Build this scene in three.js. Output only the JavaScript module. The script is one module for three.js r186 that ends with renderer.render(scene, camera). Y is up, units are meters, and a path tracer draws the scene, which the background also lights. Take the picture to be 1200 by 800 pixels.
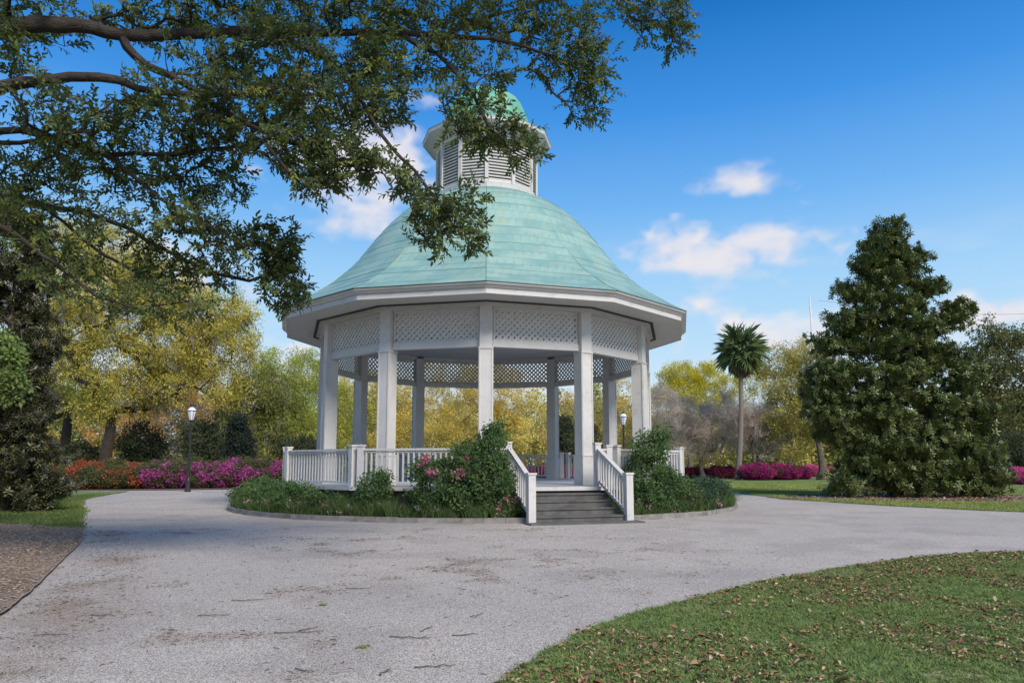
import * as THREE from 'three';
import { mergeGeometries } from 'three/addons/utils/BufferGeometryUtils.js';

// ------------------------------------------------------------------ camera, sky, sun, exposure
const scene = new THREE.Scene();
const F = 858.354, PITCH = 0.12, CY = 441.01, YAW = 0.0359656, EYE = 1.45;      // solved from the gazebo's twelve sides in the 1200 x 800 photograph
const camera = new THREE.PerspectiveCamera(2 * Math.atan(400 / F) * 180 / Math.PI, 1.5, 0.1, 3000);
camera.position.set(0, EYE, 0);
camera.rotation.order = 'YXZ';
camera.rotation.set(PITCH, -YAW, 0);
camera.setViewOffset(1200, 800, 0, 400 - CY, 1200, 800);
const renderer = new THREE.WebGLRenderer({ antialias: true });
renderer.toneMapping = THREE.LinearToneMapping;
renderer.toneMappingExposure = 2.1;
renderer.shadowMap.enabled = true;
const SUN_DIR = new THREE.Vector3(0.40, 0.66, 0.64).normalize();
const sun = new THREE.DirectionalLight(new THREE.Color().setRGB(1.0, 0.93, 0.84), 2.0);
sun.position.copy(SUN_DIR).multiplyScalar(120).add(new THREE.Vector3(0, 0, -27));
sun.target.position.set(0, 0, -27);
sun.castShadow = true; sun.shadow.radius = 42; sun.shadow.mapSize.set(4096, 4096);
Object.assign(sun.shadow.camera, { left: -60, right: 60, top: 60, bottom: -60, near: 1, far: 320 });
scene.add(sun, sun.target);

// pixel of the photograph -> direction, point at a depth, point on the ground
function ray(u, v) {
  const a = (u - 600) / F, b = -(v - CY) / F, cp = Math.cos(PITCH), sp = Math.sin(PITCH), c = Math.cos(YAW), s = Math.sin(YAW);
  const y = b * cp + sp, z = -b * sp + cp;
  return new THREE.Vector3(a * c + z * s, y, -(-a * s + z * c));
}
const at = (u, v, depth) => { const d = ray(u, v); return d.multiplyScalar(depth / -d.z).add(new THREE.Vector3(0, EYE, 0)); };
const ground = (u, v, h = 0) => { const d = ray(u, v); return d.multiplyScalar((h - EYE) / d.y).add(new THREE.Vector3(0, EYE, 0)); };
const V = (x, y, z) => new THREE.Vector3(x, y, z);

// ------------------------------------------------------------------ random numbers and noise
function rng(seed) { let a = seed >>> 0; return () => { a = (a + 0x6d2b79f5) | 0; let t = Math.imul(a ^ (a >>> 15), 1 | a); t = (t + Math.imul(t ^ (t >>> 7), 61 | t)) ^ t; return ((t ^ (t >>> 14)) >>> 0) / 4294967296; }; }
const hash = (x, y, s) => { let h = Math.imul(x, 374761393) + Math.imul(y, 668265263) + Math.imul(s, 2246822519) | 0; h = Math.imul(h ^ (h >>> 13), 1274126177); return ((h ^ (h >>> 16)) >>> 0) / 4294967296; };
function vnoise(x, y, s = 0, per = 0) {
  const xi = Math.floor(x), yi = Math.floor(y), fx = x - xi, fy = y - yi, w = (i) => per ? ((i % per) + per) % per : i;
  const u = fx * fx * (3 - 2 * fx), v = fy * fy * (3 - 2 * fy), x0 = w(xi), x1 = w(xi + 1), y0 = w(yi), y1 = w(yi + 1);
  const a = hash(x0, y0, s), b = hash(x1, y0, s), c = hash(x0, y1, s), d = hash(x1, y1, s);
  return a + (b - a) * u + (c - a) * v + (a - b - c + d) * u * v;
}
function fbm(x, y, s = 0, oct = 4, per = 0) { let t = 0, a = 0.5, n = 0; for (let i = 0; i < oct; i++) { t += a * vnoise(x, y, s + i * 17, per); n += a; x *= 2; y *= 2; per *= 2; a *= 0.5; } return t / n; }
const clamp = (x, a = 0, b = 1) => Math.min(b, Math.max(a, x)), mixn = (a, b, t) => a + (b - a) * t;
const smooth = (a, b, x) => { const t = clamp((x - a) / (b - a)); return t * t * (3 - 2 * t); };
const mix3 = (a, b, t) => [mixn(a[0], b[0], t), mixn(a[1], b[1], t), mixn(a[2], b[2], t)];

// ------------------------------------------------------------------ sky (air and clouds only)
{
  const W = 2560, H = 1280, data = new Float32Array(W * H * 4);
  const stops = [[-1.6, [0.32, 0.35, 0.38]], [-0.02, [0.74, 0.82, 0.92]], [0.0, [0.82, 0.88, 0.95]], [0.08, [0.70, 0.84, 0.96]], [0.16, [0.50, 0.74, 0.95]], [0.24, [0.37, 0.65, 0.95]], [0.34, [0.175, 0.465, 0.90]], [0.46, [0.055, 0.295, 0.785]], [0.60, [0.006, 0.155, 0.52]], [0.9, [0.006, 0.135, 0.47]], [1.6, [0.006, 0.13, 0.45]]].map(([e, c]) => [e, c.map((x) => x / renderer.toneMappingExposure)]);   // as the photograph shows the air
  const air = (el) => { let i = 1; while (i < stops.length - 1 && stops[i][0] < el) i++; const [e0, c0] = stops[i - 1], [e1, c1] = stops[i]; return mix3(c0, c1, clamp((el - e0) / (e1 - e0))); };
  const dirOf = (u, v) => { const d = ray(u, v).normalize(); return [Math.atan2(d.x, -d.z), Math.asin(d.y)]; };
  const puffs = [[865, 212, 48, 18, 0.95], [790, 290, 52, 24, 0.9], [890, 280, 62, 24, 1.05], [840, 302, 84, 28, 0.95], [825, 357, 30, 13, 0.7], [420, 252, 60, 22, 0.95], [430, 195, 100, 52, 1.1], [925, 388, 90, 24, 0.85], [1165, 364, 70, 18, 0.95], [1010, 405, 70, 20, 0.75], [330, 425, 90, 22, 0.6], [610, 470, 160, 40, 0.7], [150, 330, 110, 50, 0.7]]
    .map(([u, v, ru, rv, k]) => [...dirOf(u, v), ru / F, rv / F, k]);
  const R = rng(5);
  for (let i = 0; i < 46; i++) {                                    // the same scattered clouds all round the rest of the sky
    const az = 0.85 + (i + R()) / 46 * (2 * Math.PI - 1.7), el = 0.03 + 0.62 * R() * R(), k = 0.8 + 0.35 * R();
    puffs.push([az > Math.PI ? az - 2 * Math.PI : az, el, 0.07 + 0.09 * R(), 0.02 + 0.04 * R(), k]);
  }
  for (let j = 0; j < H; j++) {
    const el = ((j + 0.5) / H - 0.5) * Math.PI, base = air(el);
    for (let i = 0; i < W; i++) {
      const phi = ((i + 0.5) / W - 0.5) * 2 * Math.PI, az = Math.atan2(Math.cos(phi), -Math.sin(phi));      // atan2(x, -z)
      let c = base;
      if (el > -0.03 && el < 0.8) {
        let d = 0, n = -1, low = 0;
        for (const [a, e, ra, re, k] of puffs) {
          let da = az - a; if (da > Math.PI) da -= 2 * Math.PI; else if (da < -Math.PI) da += 2 * Math.PI;
          const y = (el - e) / re, x = da / ra, q = x * x + y * y;
          if (q > 3) continue;
          const g = k * Math.exp(-q * 1.1); if (g > d) { d = g; low = y; }
        }
        if (d > 0.05) {
          const sx = Math.sin(az) * 30, sy = el * 46;
          n = fbm(sx + 40 + 0.6 * fbm(sx * 2, sy * 2, 9, 2), sy + Math.cos(az) * 3, 3, 6);
          const w = smooth(0.14, 1.12, d * 1.1 + (n - 0.5) * 1.5) * 0.90;
          const shade = clamp(0.55 + 0.3 * low + (n - 0.5) * 0.9);
          c = mix3(base, mix3([0.32, 0.345, 0.40], [0.45, 0.41, 0.405], shade), w);
        }
        if (el < 0.35) { const v = smooth(0.5, 0.8, fbm(az * 5 + 9, el * 22, 31, 5)) * 0.35 * (1 - smooth(0.16, 0.35, el)); c = mix3(c, [0.41, 0.41, 0.425], v); }
      }
      const o = (j * W + i) * 4; data[o] = c[0]; data[o + 1] = c[1]; data[o + 2] = c[2]; data[o + 3] = 1;
    }
  }
  const sky = new THREE.DataTexture(data, W, H, THREE.RGBAFormat, THREE.FloatType);
  sky.mapping = THREE.EquirectangularReflectionMapping; sky.magFilter = sky.minFilter = THREE.LinearFilter; sky.needsUpdate = true;
  scene.background = sky; scene.environment = sky;
}

// ------------------------------------------------------------------ textures
const enc = (c) => { c = clamp(c); return Math.round(255 * (c <= 0.0031308 ? 12.92 * c : 1.055 * Math.pow(c, 1 / 2.4) - 0.055)); };
function tex(n, fn, color = true) {                                  // fn(u, v) in 0..1 -> linear [r, g, b] or a height
  const d = new Uint8Array(n * n * 4);
  for (let j = 0; j < n; j++) for (let i = 0; i < n; i++) {
    const c = fn(i / n, j / n), o = (j * n + i) * 4;
    if (color) { d[o] = enc(c[0]); d[o + 1] = enc(c[1]); d[o + 2] = enc(c[2]); } else d[o] = d[o + 1] = d[o + 2] = Math.round(255 * clamp(c));
    d[o + 3] = 255;
  }
  const t = new THREE.DataTexture(d, n, n, THREE.RGBAFormat);
  t.magFilter = THREE.LinearFilter; t.minFilter = THREE.LinearMipmapLinearFilter; t.generateMipmaps = true; t.wrapS = t.wrapT = THREE.RepeatWrapping;
  if (color) t.colorSpace = THREE.SRGBColorSpace;
  t.needsUpdate = true; return t;
}
const rep = (t, m) => { const c = t.clone(); c.repeat.set(1 / m, 1 / m); c.needsUpdate = true; return c; };      // uv in metres, one tile = m metres
const rgb = (r, g, b) => new THREE.Color().setRGB(r, g, b);
const grey = (v) => [v, v, v];

const gravelStone = (() => { const n = 1024, h = new Float32Array(n * n), k = new Float32Array(n * n), R = rng(3);
  for (let s = 0; s < 42000; s++) { const x = R() * n, y = R() * n, r = 1.2 + 4.2 * R() * R(), t = R(), e = 0.6 + 0.8 * R();
    for (let j = -Math.ceil(r * 1.4); j <= r * 1.4; j++) for (let i = -Math.ceil(r * 1.4); i <= r * 1.4; i++) { const q = (i * i * e + j * j / e) / (r * r); if (q < 1) { const o = ((Math.floor(y + j) + n) % n) * n + (Math.floor(x + i) + n) % n, z = (1 - q) * r / 5.4; if (z > h[o]) { h[o] = z; k[o] = t; } } } }
  return { n, h, k }; })();
const gs = (u, v, f) => gravelStone[f][Math.floor(v * 1024) * 1024 + Math.floor(u * 1024)];
const gravelMap = tex(1024, (u, v) => { const k = gs(u, v, 'k'), h = gs(u, v, 'h'), f = fbm(u * 24, v * 24, 2, 4, 24), d = mixn(0.86, 1.10, k) * mixn(0.90, 1.08, f) * (h > 0 ? 1 : 0.86); return k > 0.965 ? [0.66, 0.64, 0.61] : k < 0.02 ? [0.27, 0.22, 0.18] : [0.615 * d, 0.562 * d, 0.498 * d]; });
const gravelBump = tex(1024, (u, v) => clamp(gs(u, v, 'h') * 0.75 + 0.25 * fbm(u * 16, v * 16, 5, 4, 16)), false);
const paintMap = tex(512, (u, v) => { const a = fbm(u * 6, v * 6, 7, 5, 6), b = fbm(u * 40, v * 3, 8, 4, 3), s = smooth(0.62, 0.8, fbm(u * 10, v * 10, 12, 5, 10)); return mix3([0.605 * mixn(0.92, 1.04, a), 0.590 * mixn(0.91, 1.04, a), 0.568 * mixn(0.89, 1.04, a)], [0.36, 0.33, 0.28], 0.30 * s + 0.16 * smooth(0.5, 0.8, b)); });
const paintBump = tex(512, (u, v) => 0.5 * fbm(u * 60, v * 6, 3, 3, 6) + 0.5 * fbm(u * 20, v * 20, 4, 4, 20), false);
const barkMap = tex(512, (u, v) => { const a = fbm(u * 26 + 2 * fbm(u * 8, v * 8, 1, 3, 8), v * 7, 21, 5, 0), b = fbm(u * 6, v * 6, 22, 4, 6); const k = mixn(0.45, 1.25, a) * mixn(0.7, 1.2, b); return [0.155 * k, 0.125 * k, 0.10 * k]; });
const barkBump = tex(512, (u, v) => Math.abs(fbm(u * 26 + 2 * fbm(u * 8, v * 8, 1, 3, 8), v * 7, 21, 5, 0) - 0.5) * 2, false);
const copperMap = tex(1024, (u, v) => { const a = fbm(u * 5, v * 5, 41, 6, 5), b = fbm(u * 30, v * 4, 42, 5, 2), c = smooth(0.60, 0.78, fbm(u * 9, v * 9, 43, 5, 9)), d = smooth(0.62, 0.80, fbm(u * 44, v * 3, 44, 4, 1));
  let k = mix3([0.225, 0.385, 0.345], [0.345, 0.495, 0.420], smooth(0.25, 0.75, a)); k = mix3(k, [0.165, 0.365, 0.365], 0.5 * smooth(0.5, 0.75, b)); k = mix3(k, [0.40, 0.44, 0.28], 0.6 * c); return mix3(k, [0.37, 0.36, 0.22], 0.45 * d); });
const copperBump = tex(512, (u, v) => fbm(u * 7, v * 7, 45, 6, 7), false);
const concreteMap = tex(512, (u, v) => { const a = fbm(u * 8, v * 8, 51, 6, 8), s = smooth(0.5, 0.75, fbm(u * 3, v * 14, 52, 5, 3)); return mix3(grey(0.20 * mixn(0.6, 1.35, a)), [0.085, 0.08, 0.07], 0.6 * s); });
const soilMap = tex(512, (u, v) => { const a = fbm(u * 30, v * 30, 61, 5, 30), b = fbm(u * 6, v * 6, 62, 4, 6); return mix3([0.075, 0.052, 0.036], [0.20, 0.15, 0.10], clamp(a * 1.2 - 0.25 + 0.4 * (b - 0.5))); });
const mulchMap = tex(1024, (u, v) => { const a = fbm(u * 60, v * 60, 63, 4, 60), b = fbm(u * 8, v * 8, 64, 5, 8), c = fbm(u * 140, v * 90, 65, 2, 0); return mix3([0.15, 0.105, 0.075], [0.44, 0.335, 0.245], clamp(0.2 + (a - 0.5) * 1.6 + (b - 0.5) * 0.8 + (c - 0.5) * 0.9)); });
const roughBump = tex(512, (u, v) => fbm(u * 40, v * 40, 66, 5, 40), false);
const lawnMap = tex(1024, (u, v) => { const a = fbm(u * 90, v * 90, 71, 3, 90), b = fbm(u * 7, v * 7, 72, 5, 7), c = smooth(0.56, 0.74, fbm(u * 13, v * 13, 73, 5, 13)); return mix3(mix3([0.085, 0.135, 0.032], [0.18, 0.26, 0.075], clamp(a * 1.1 - 0.1 + (b - 0.5) * 0.5)), [0.34, 0.29, 0.14], 0.6 * c); });
const floorMap = tex(512, (u, v) => { const a = fbm(u * 4, v * 60, 81, 4, 4), b = fbm(u * 6, v * 6, 82, 4, 6); return [0.36 * mixn(0.75, 1.15, a) * mixn(0.85, 1.1, b), 0.375 * mixn(0.75, 1.15, a) * mixn(0.85, 1.1, b), 0.40 * mixn(0.75, 1.15, a) * mixn(0.85, 1.1, b)]; });
const trunkMap = tex(512, (u, v) => { const r = Math.abs(((v * 16) % 1) - 0.5) * 2, a = fbm(u * 20, v * 40, 91, 4, 20); const k = mixn(0.65, 1.2, a) * mixn(0.75, 1.1, r); return [0.27 * k, 0.225 * k, 0.185 * k]; });

const std = (o) => new THREE.MeshStandardMaterial({ roughness: 0.8, metalness: 0, side: THREE.DoubleSide, ...o });
const M = {
  gravel: std({ map: rep(gravelMap, 1.6), bumpMap: rep(gravelBump, 1.6), bumpScale: 0.006, vertexColors: true, roughness: 0.95 }),
  white: std({ map: rep(paintMap, 1.4), bumpMap: rep(paintBump, 0.7), bumpScale: 0.0015, roughness: 0.55 }),
  ceiling: std({ map: rep(paintMap, 2.6), roughness: 0.8 }),
  darkGrey: std({ color: rgb(0.05, 0.048, 0.045), roughness: 0.9 }),  // even dark grey for the ring under the soffit
  copper: std({ map: rep(copperMap, 4.1), bumpMap: rep(copperBump, 1.9), bumpScale: 0.012, color: rgb(0.90, 0.93, 0.93), roughness: 0.48 }),
  copperDome: std({ map: rep(copperMap, 3.1), color: rgb(0.52, 0.90, 0.76), roughness: 0.6 }),
  seam: std({ map: rep(copperMap, 2), color: rgb(0.5, 0.55, 0.52), roughness: 0.7 }),
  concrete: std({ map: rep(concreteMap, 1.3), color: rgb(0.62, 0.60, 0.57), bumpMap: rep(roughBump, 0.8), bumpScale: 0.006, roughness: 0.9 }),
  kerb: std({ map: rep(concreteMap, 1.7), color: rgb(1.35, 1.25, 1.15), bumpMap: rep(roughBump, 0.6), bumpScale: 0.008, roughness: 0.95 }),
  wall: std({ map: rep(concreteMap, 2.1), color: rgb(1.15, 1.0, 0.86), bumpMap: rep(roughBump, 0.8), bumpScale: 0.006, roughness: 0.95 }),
  floor: std({ map: rep(floorMap, 1.1), roughness: 0.6 }),
  soil: std({ map: rep(soilMap, 1.7), bumpMap: rep(roughBump, 1.0), bumpScale: 0.03, roughness: 1 }),
  mulch: std({ map: rep(mulchMap, 2.3), bumpMap: rep(roughBump, 1.0), bumpScale: 0.03, roughness: 1 }),
  lawn: std({ map: rep(lawnMap, 3.7), bumpMap: rep(roughBump, 1.0), bumpScale: 0.03, roughness: 1 }),
  bark: std({ map: rep(barkMap, 1.0), bumpMap: rep(barkBump, 1.0), bumpScale: 0.03, roughness: 0.95 }),
  barkDark: std({ map: rep(barkMap, 0.7), color: rgb(0.32, 0.30, 0.29), bumpMap: rep(barkBump, 0.7), bumpScale: 0.02, roughness: 1 }),
  edging: std({ color: rgb(0.30, 0.24, 0.19), roughness: 0.9 }),
  palmTrunk: std({ map: rep(trunkMap, 1.6), bumpMap: rep(barkBump, 0.9), bumpScale: 0.03, roughness: 0.95 }),
  black: std({ color: rgb(0.018, 0.019, 0.02), roughness: 0.45 }),
  frosted: std({ color: rgb(0.78, 0.80, 0.83), roughness: 0.25 }),
  mast: std({ color: rgb(0.75, 0.75, 0.76), roughness: 0.5 }),
  wire: std({ color: rgb(0.30, 0.31, 0.33), roughness: 0.6 }),
  twig: std({ map: rep(barkMap, 0.3), roughness: 0.95 }),
  grassBlade: new THREE.MeshPhysicalMaterial({ vertexColors: true, roughness: 0.9, transmission: 0.25, thickness: 0, side: THREE.DoubleSide, specularIntensity: 0.4 }),
  leaf: new THREE.MeshPhysicalMaterial({ vertexColors: true, roughness: 0.94, transmission: 0.48, thickness: 0, side: THREE.DoubleSide, specularIntensity: 0.4 }),
  gloss: std({ vertexColors: true, roughness: 0.44, color: rgb(1, 1, 1) }),
  litter: std({ vertexColors: true, roughness: 0.9 }),
  petal: new THREE.MeshPhysicalMaterial({ vertexColors: true, roughness: 0.9, transmission: 0.3, thickness: 0, side: THREE.DoubleSide, specularIntensity: 0.3 }),
};

// ------------------------------------------------------------------ scene helpers
const taken = new Map();
function numbered(name) { const n = taken.get(name) || 0; taken.set(name, n + 1); return n ? `${name}_${String(n).padStart(3, '0')}` : name; }
const shade = (o) => { o.castShadow = true; o.receiveShadow = true; return o; };
function thing(name, label, category, p = V(0, 0, 0), turn = 0, group) {
  const o = new THREE.Group(); o.name = numbered(name); o.position.copy(p); o.rotation.y = turn; o.userData = { label, category };
  if (group) o.userData.group = group;
  scene.add(o); return o;
}
function part(name, geo, mat, parent, kind) { const m = shade(new THREE.Mesh(geo, mat)); m.name = name; if (kind) m.userData.kind = kind; parent.add(m); return m; }
function setting(name, geo, mat, kind = 'structure', label) { const m = shade(new THREE.Mesh(geo, mat)); m.name = numbered(name); m.userData = { kind }; if (label) m.userData.label = label; scene.add(m); return m; }
function box(w, h, d, x = 0, y = 0, z = 0, off = 0) {
  const g = new THREE.BoxGeometry(w, h, d), uv = g.attributes.uv, s = [[d, h], [d, h], [w, d], [w, d], [w, h], [w, h]];
  for (let f = 0; f < 6; f++) for (let k = 0; k < 4; k++) uv.setXY(f * 4 + k, uv.getX(f * 4 + k) * s[f][0] + off * 0.37 + x * 0.3, uv.getY(f * 4 + k) * s[f][1] + off * 0.61 + f * 0.13);
  g.translate(x, y, z); return g;
}
class Builder {                                                     // collects triangles
  constructor(colored = false) { this.p = []; this.uv = []; this.i = []; this.c = colored ? [] : null; }
  v(x, y, z, u = 0, w = 0, c) { this.p.push(x, y, z); this.uv.push(u, w); if (this.c) this.c.push(...(c || [1, 1, 1])); return this.p.length / 3 - 1; }
  tri(a, b, c) { this.i.push(a, b, c); }
  quad(a, b, c, d) { this.i.push(a, b, c, a, c, d); }
  tube(pts, rad, sides = 6, cap = true) {
    let prev = null, len = 0; const up = V(0.31, 0.85, 0.42).normalize();
    const N = pts.length; let nx = null;
    for (let k = 0; k < N; k++) {
      const t = pts[Math.min(N - 1, k + 1)].clone().sub(pts[Math.max(0, k - 1)]).normalize();
      if (!nx) { nx = up.clone().cross(t); if (nx.lengthSq() < 1e-4) nx = V(1, 0, 0).cross(t); }
      nx.sub(t.clone().multiplyScalar(nx.dot(t))).normalize();
      const ny = t.clone().cross(nx);
      if (k) len += pts[k].distanceTo(pts[k - 1]);
      const r = typeof rad === 'function' ? rad(k / (N - 1)) : rad[k], row = [];
      for (let s = 0; s <= sides; s++) { const a = s / sides * Math.PI * 2, c = Math.cos(a) * r, d = Math.sin(a) * r; row.push(this.v(pts[k].x + nx.x * c + ny.x * d, pts[k].y + nx.y * c + ny.y * d, pts[k].z + nx.z * c + ny.z * d, s / sides * Math.max(0.12, 6.28 * r), len)); }
      if (prev) for (let s = 0; s < sides; s++) this.quad(prev[s], prev[s + 1], row[s + 1], row[s]);
      prev = row;
    }
    if (cap) { const e = pts[N - 1], c = this.v(e.x, e.y, e.z); for (let s = 0; s < sides; s++) this.tri(prev[s], prev[s + 1], c); }
    return this;
  }
  geo(flat = false) {
    let g = new THREE.BufferGeometry();
    g.setAttribute('position', new THREE.Float32BufferAttribute(this.p, 3)); g.setAttribute('uv', new THREE.Float32BufferAttribute(this.uv, 2));
    if (this.c) g.setAttribute('color', new THREE.Float32BufferAttribute(this.c, 3));
    g.setIndex(this.i); if (flat) g = g.toNonIndexed(); g.computeVertexNormals(); return g;
  }
}
function sheet(points, y, inner = 0) {                              // [x, depth] outline -> horizontal sheet with uv in metres
  const s = new THREE.Shape(points.map(([x, d]) => new THREE.Vector2(x, d))), g = new THREE.ShapeGeometry(s, 1), p = g.attributes.position, uv = g.attributes.uv;
  for (let i = 0; i < p.count; i++) { const x = p.getX(i), d = p.getY(i); p.setXYZ(i, x, y, -d); uv.setXY(i, x, d); }
  g.computeVertexNormals(); const n = g.attributes.normal; if (n.getY(0) < 0) { const ix = g.index; for (let i = 0; i < ix.count; i += 3) { const a = ix.getX(i); ix.setX(i, ix.getX(i + 1)); ix.setX(i + 1, a); } g.computeVertexNormals(); }
  return g;
}
function curve(points, n, wob = 0, seed = 1) {                      // smooth [x, depth] line
  const c = new THREE.CatmullRomCurve3(points.map(([x, d]) => V(x, 0, d))), out = [];
  for (let i = 0; i <= n; i++) { const p = c.getPoint(i / n); out.push([p.x + wob * (fbm(i * 0.35, 1, seed, 3) - 0.5), p.z + wob * (fbm(i * 0.35, 7, seed, 3) - 0.5)]); }
  return out;
}
const inside = (pts, x, y) => { let r = false; for (let i = 0, j = pts.length - 1; i < pts.length; j = i++) { const [a, b] = pts[i], [c, d] = pts[j]; if ((b > y) !== (d > y) && x < (c - a) * (y - b) / (d - b) + a) r = !r; } return r; };

// ------------------------------------------------------------------ ground
const GZ = V(0, 0, -27.5), DEPTH = 27.5;                            // the gazebo's middle
setting('ground', sheet([[-420, -60], [420, -60], [420, 900], [-420, 900]], -0.03), M.lawn);
{                                                                   // crushed stone plaza: colour varies with spilt litter and darker patches set by noise
  const b = new Builder(true), x0 = -30, x1 = 40, d0 = -6, d1 = 50, xs = [], ds = [];
  for (let x = x0; x <= x1 + 1e-6;) { xs.push(x); x += Math.abs(x) < 10 ? 0.16 : 0.5; }
  for (let d = d0; d <= d1 + 1e-6;) { ds.push(d); d += d < 4 ? 0.6 : d < 20 ? 0.16 : 0.4; }
  for (const d of ds) for (const x of xs) {
    const big = fbm(x * 0.16 + 5, d * 0.22, 101, 4), mid = fbm(x * 0.8 + 0.8 * fbm(x, d, 3, 3), d * 0.8, 102, 5), streak = fbm(x * 2.3 + d * 0.5, d * 2.1 - x * 0.6, 103, 5);
    const litter = smooth(0.54, 0.70, streak) * smooth(0.46, 0.62, mid);                             // bark and leaf crumbs trodden into the stone
    let c = mix3([0.95, 0.95, 0.96], [1.08, 1.07, 1.05], smooth(0.3, 0.7, big * 0.6 + mid * 0.4));
    c = mix3(c, [0.80, 0.79, 0.79], 0.6 * smooth(0.52, 0.70, fbm(x * 0.9 + 30, d * 0.9, 107, 5)));
    c = mix3(c, [0.66, 0.55, 0.46], 0.5 * litter * smooth(9, -2, x - 0.15 * d));
    const edge = smooth(0.9, 0, Math.abs(x + 4.1 + 0.30 * (d - 7.4) + 0.016 * (d - 7.4) * (d - 7.4))) * smooth(24, 14, d);
    c = mix3(c, [0.58, 0.46, 0.37], 0.55 * edge * smooth(0.35, 0.7, mid + 0.4 * (streak - 0.4)));               // spilt mulch along the edging
    b.v(x, 0.012 * (big - 0.5) + 0.006 * (mid - 0.5), -d, x, d, c);
  }
  const n = xs.length; for (let j = 0; j + 1 < ds.length; j++) for (let i = 0; i + 1 < n; i++) b.quad(j * n + i, j * n + i + 1, (j + 1) * n + i + 1, (j + 1) * n + i);
  setting('gravel_path', b.geo(), M.gravel);
}
const LAWN_NEAR = [...curve([[-0.6, 2.6], [-0.25, 4.2], [0.1, 5.12], [0.56, 6.05], [1.01, 6.77], [2.11, 7.97], [4.37, 9.93], [7.22, 11.67], [8.95, 12.1], [11.5, 11.9], [15, 10.5]], 120, 0.10, 4), [15, 2.6]];
const LAWN_FAR = [...curve([[12.4, 52], [13.9, 42.5], [13.1, 37.4], [12.9, 31.5], [13.84, 27.45], [16.6, 22.35], [22, 18.5], [32, 16], [60, 15]], 120, 0.25, 6), [110, 15], [110, 120], [12.4, 120]];
const BED_LEFT = [...curve([[-3.3, 3.4], [-4.1, 5.6], [-4.67, 7.46], [-5.3, 9.05], [-6.3, 11.34], [-7.6, 14.3], [-9.1, 17.24]], 80, 0.05, 8), [-11.6, 18.6], [-30, 19.6], [-30, 3.4]];
const LAWN_LEFT = [[-30, 19.6], [-11.6, 18.6], ...curve([[-9.1, 17.24], [-10.9, 20.5], [-12.9, 24.3], [-15.0, 28.2], [-16.9, 32], [-18.6, 38], [-19.6, 41.6]], 60, 0.25, 9), [-40, 41.6]];
setting('lawn', sheet(LAWN_NEAR, 0.016), M.lawn);
setting('lawn', sheet(LAWN_FAR, 0.016), M.lawn);
setting('lawn', sheet(LAWN_LEFT, 0.014), M.lawn);
setting('mulch_bed', sheet(BED_LEFT, 0.02), M.mulch);
setting('azalea_bed', sheet([...curve([[-45, 42.4], [-24, 42.5], [-19, 42.9], [-15, 44.6], [-10, 46.4], [-4, 47.6]], 60, 0.3, 10), [-4, 60], [-45, 60]], 0.022), M.soil);
setting('tree_ring', sheet(Array.from({ length: 40 }, (_, i) => { const a = i / 40 * 6.283, r = 0.85 + 0.35 * fbm(Math.cos(a) * 2 + 5, Math.sin(a) * 2, 13, 3); return [19.2 + Math.cos(a) * 6.4 * r, 32.0 + Math.sin(a) * 4.2 * r]; }), 0.021), M.mulch);

// ------------------------------------------------------------------ gazebo
const gazebo = thing('gazebo', 'white twelve-sided open gazebo with green copper bell roof and louvred cupola', 'gazebo', GZ);
const A = (deg, r, h) => V(r * Math.sin(deg * Math.PI / 180), h, r * Math.cos(deg * Math.PI / 180));
const DECK = 0.85;
function lathe(profile, flat = true) {                              // twelve-sided turned solid, uv in metres
  const g = new THREE.LatheGeometry(profile.map(([r, h]) => new THREE.Vector2(r, h)), 12), uv = g.attributes.uv, p = g.attributes.position, np = profile.length;
  let len = [0]; for (let i = 1; i < np; i++) len.push(len[i - 1] + Math.hypot(profile[i][0] - profile[i - 1][0], profile[i][1] - profile[i - 1][1]));
  for (let i = 0; i < p.count; i++) uv.setXY(i, Math.floor(i / np) * 1.9, len[i % np]);
  const o = flat ? g.toNonIndexed() : g; o.computeVertexNormals(); return o;
}
function faceBox(deg, apothem, w, h, d, y, side = 0, off = 0) {     // box on the face whose middle looks towards deg: width along the face, depth outwards
  const g = box(w, h, d, side, y, apothem, off); g.rotateY(deg * Math.PI / 180); return g;
}
part('foundation_wall', lathe([[7.30, -0.02], [7.30, 0.70]]), M.wall, gazebo);
part('deck_floor', lathe([[0.01, DECK], [7.60, DECK], [7.60, DECK - 0.10], [7.2, DECK - 0.10]]), M.floor, gazebo);
part('deck_edge_board', lathe([[7.62, DECK - 0.11], [7.62, DECK - 0.005], [7.605, DECK - 0.005]]), M.white, gazebo);
part('deck_skirt', lathe([[7.46, 0.70], [7.46, 0.745], [7.3, 0.745]]), M.concrete, gazebo);
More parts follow.
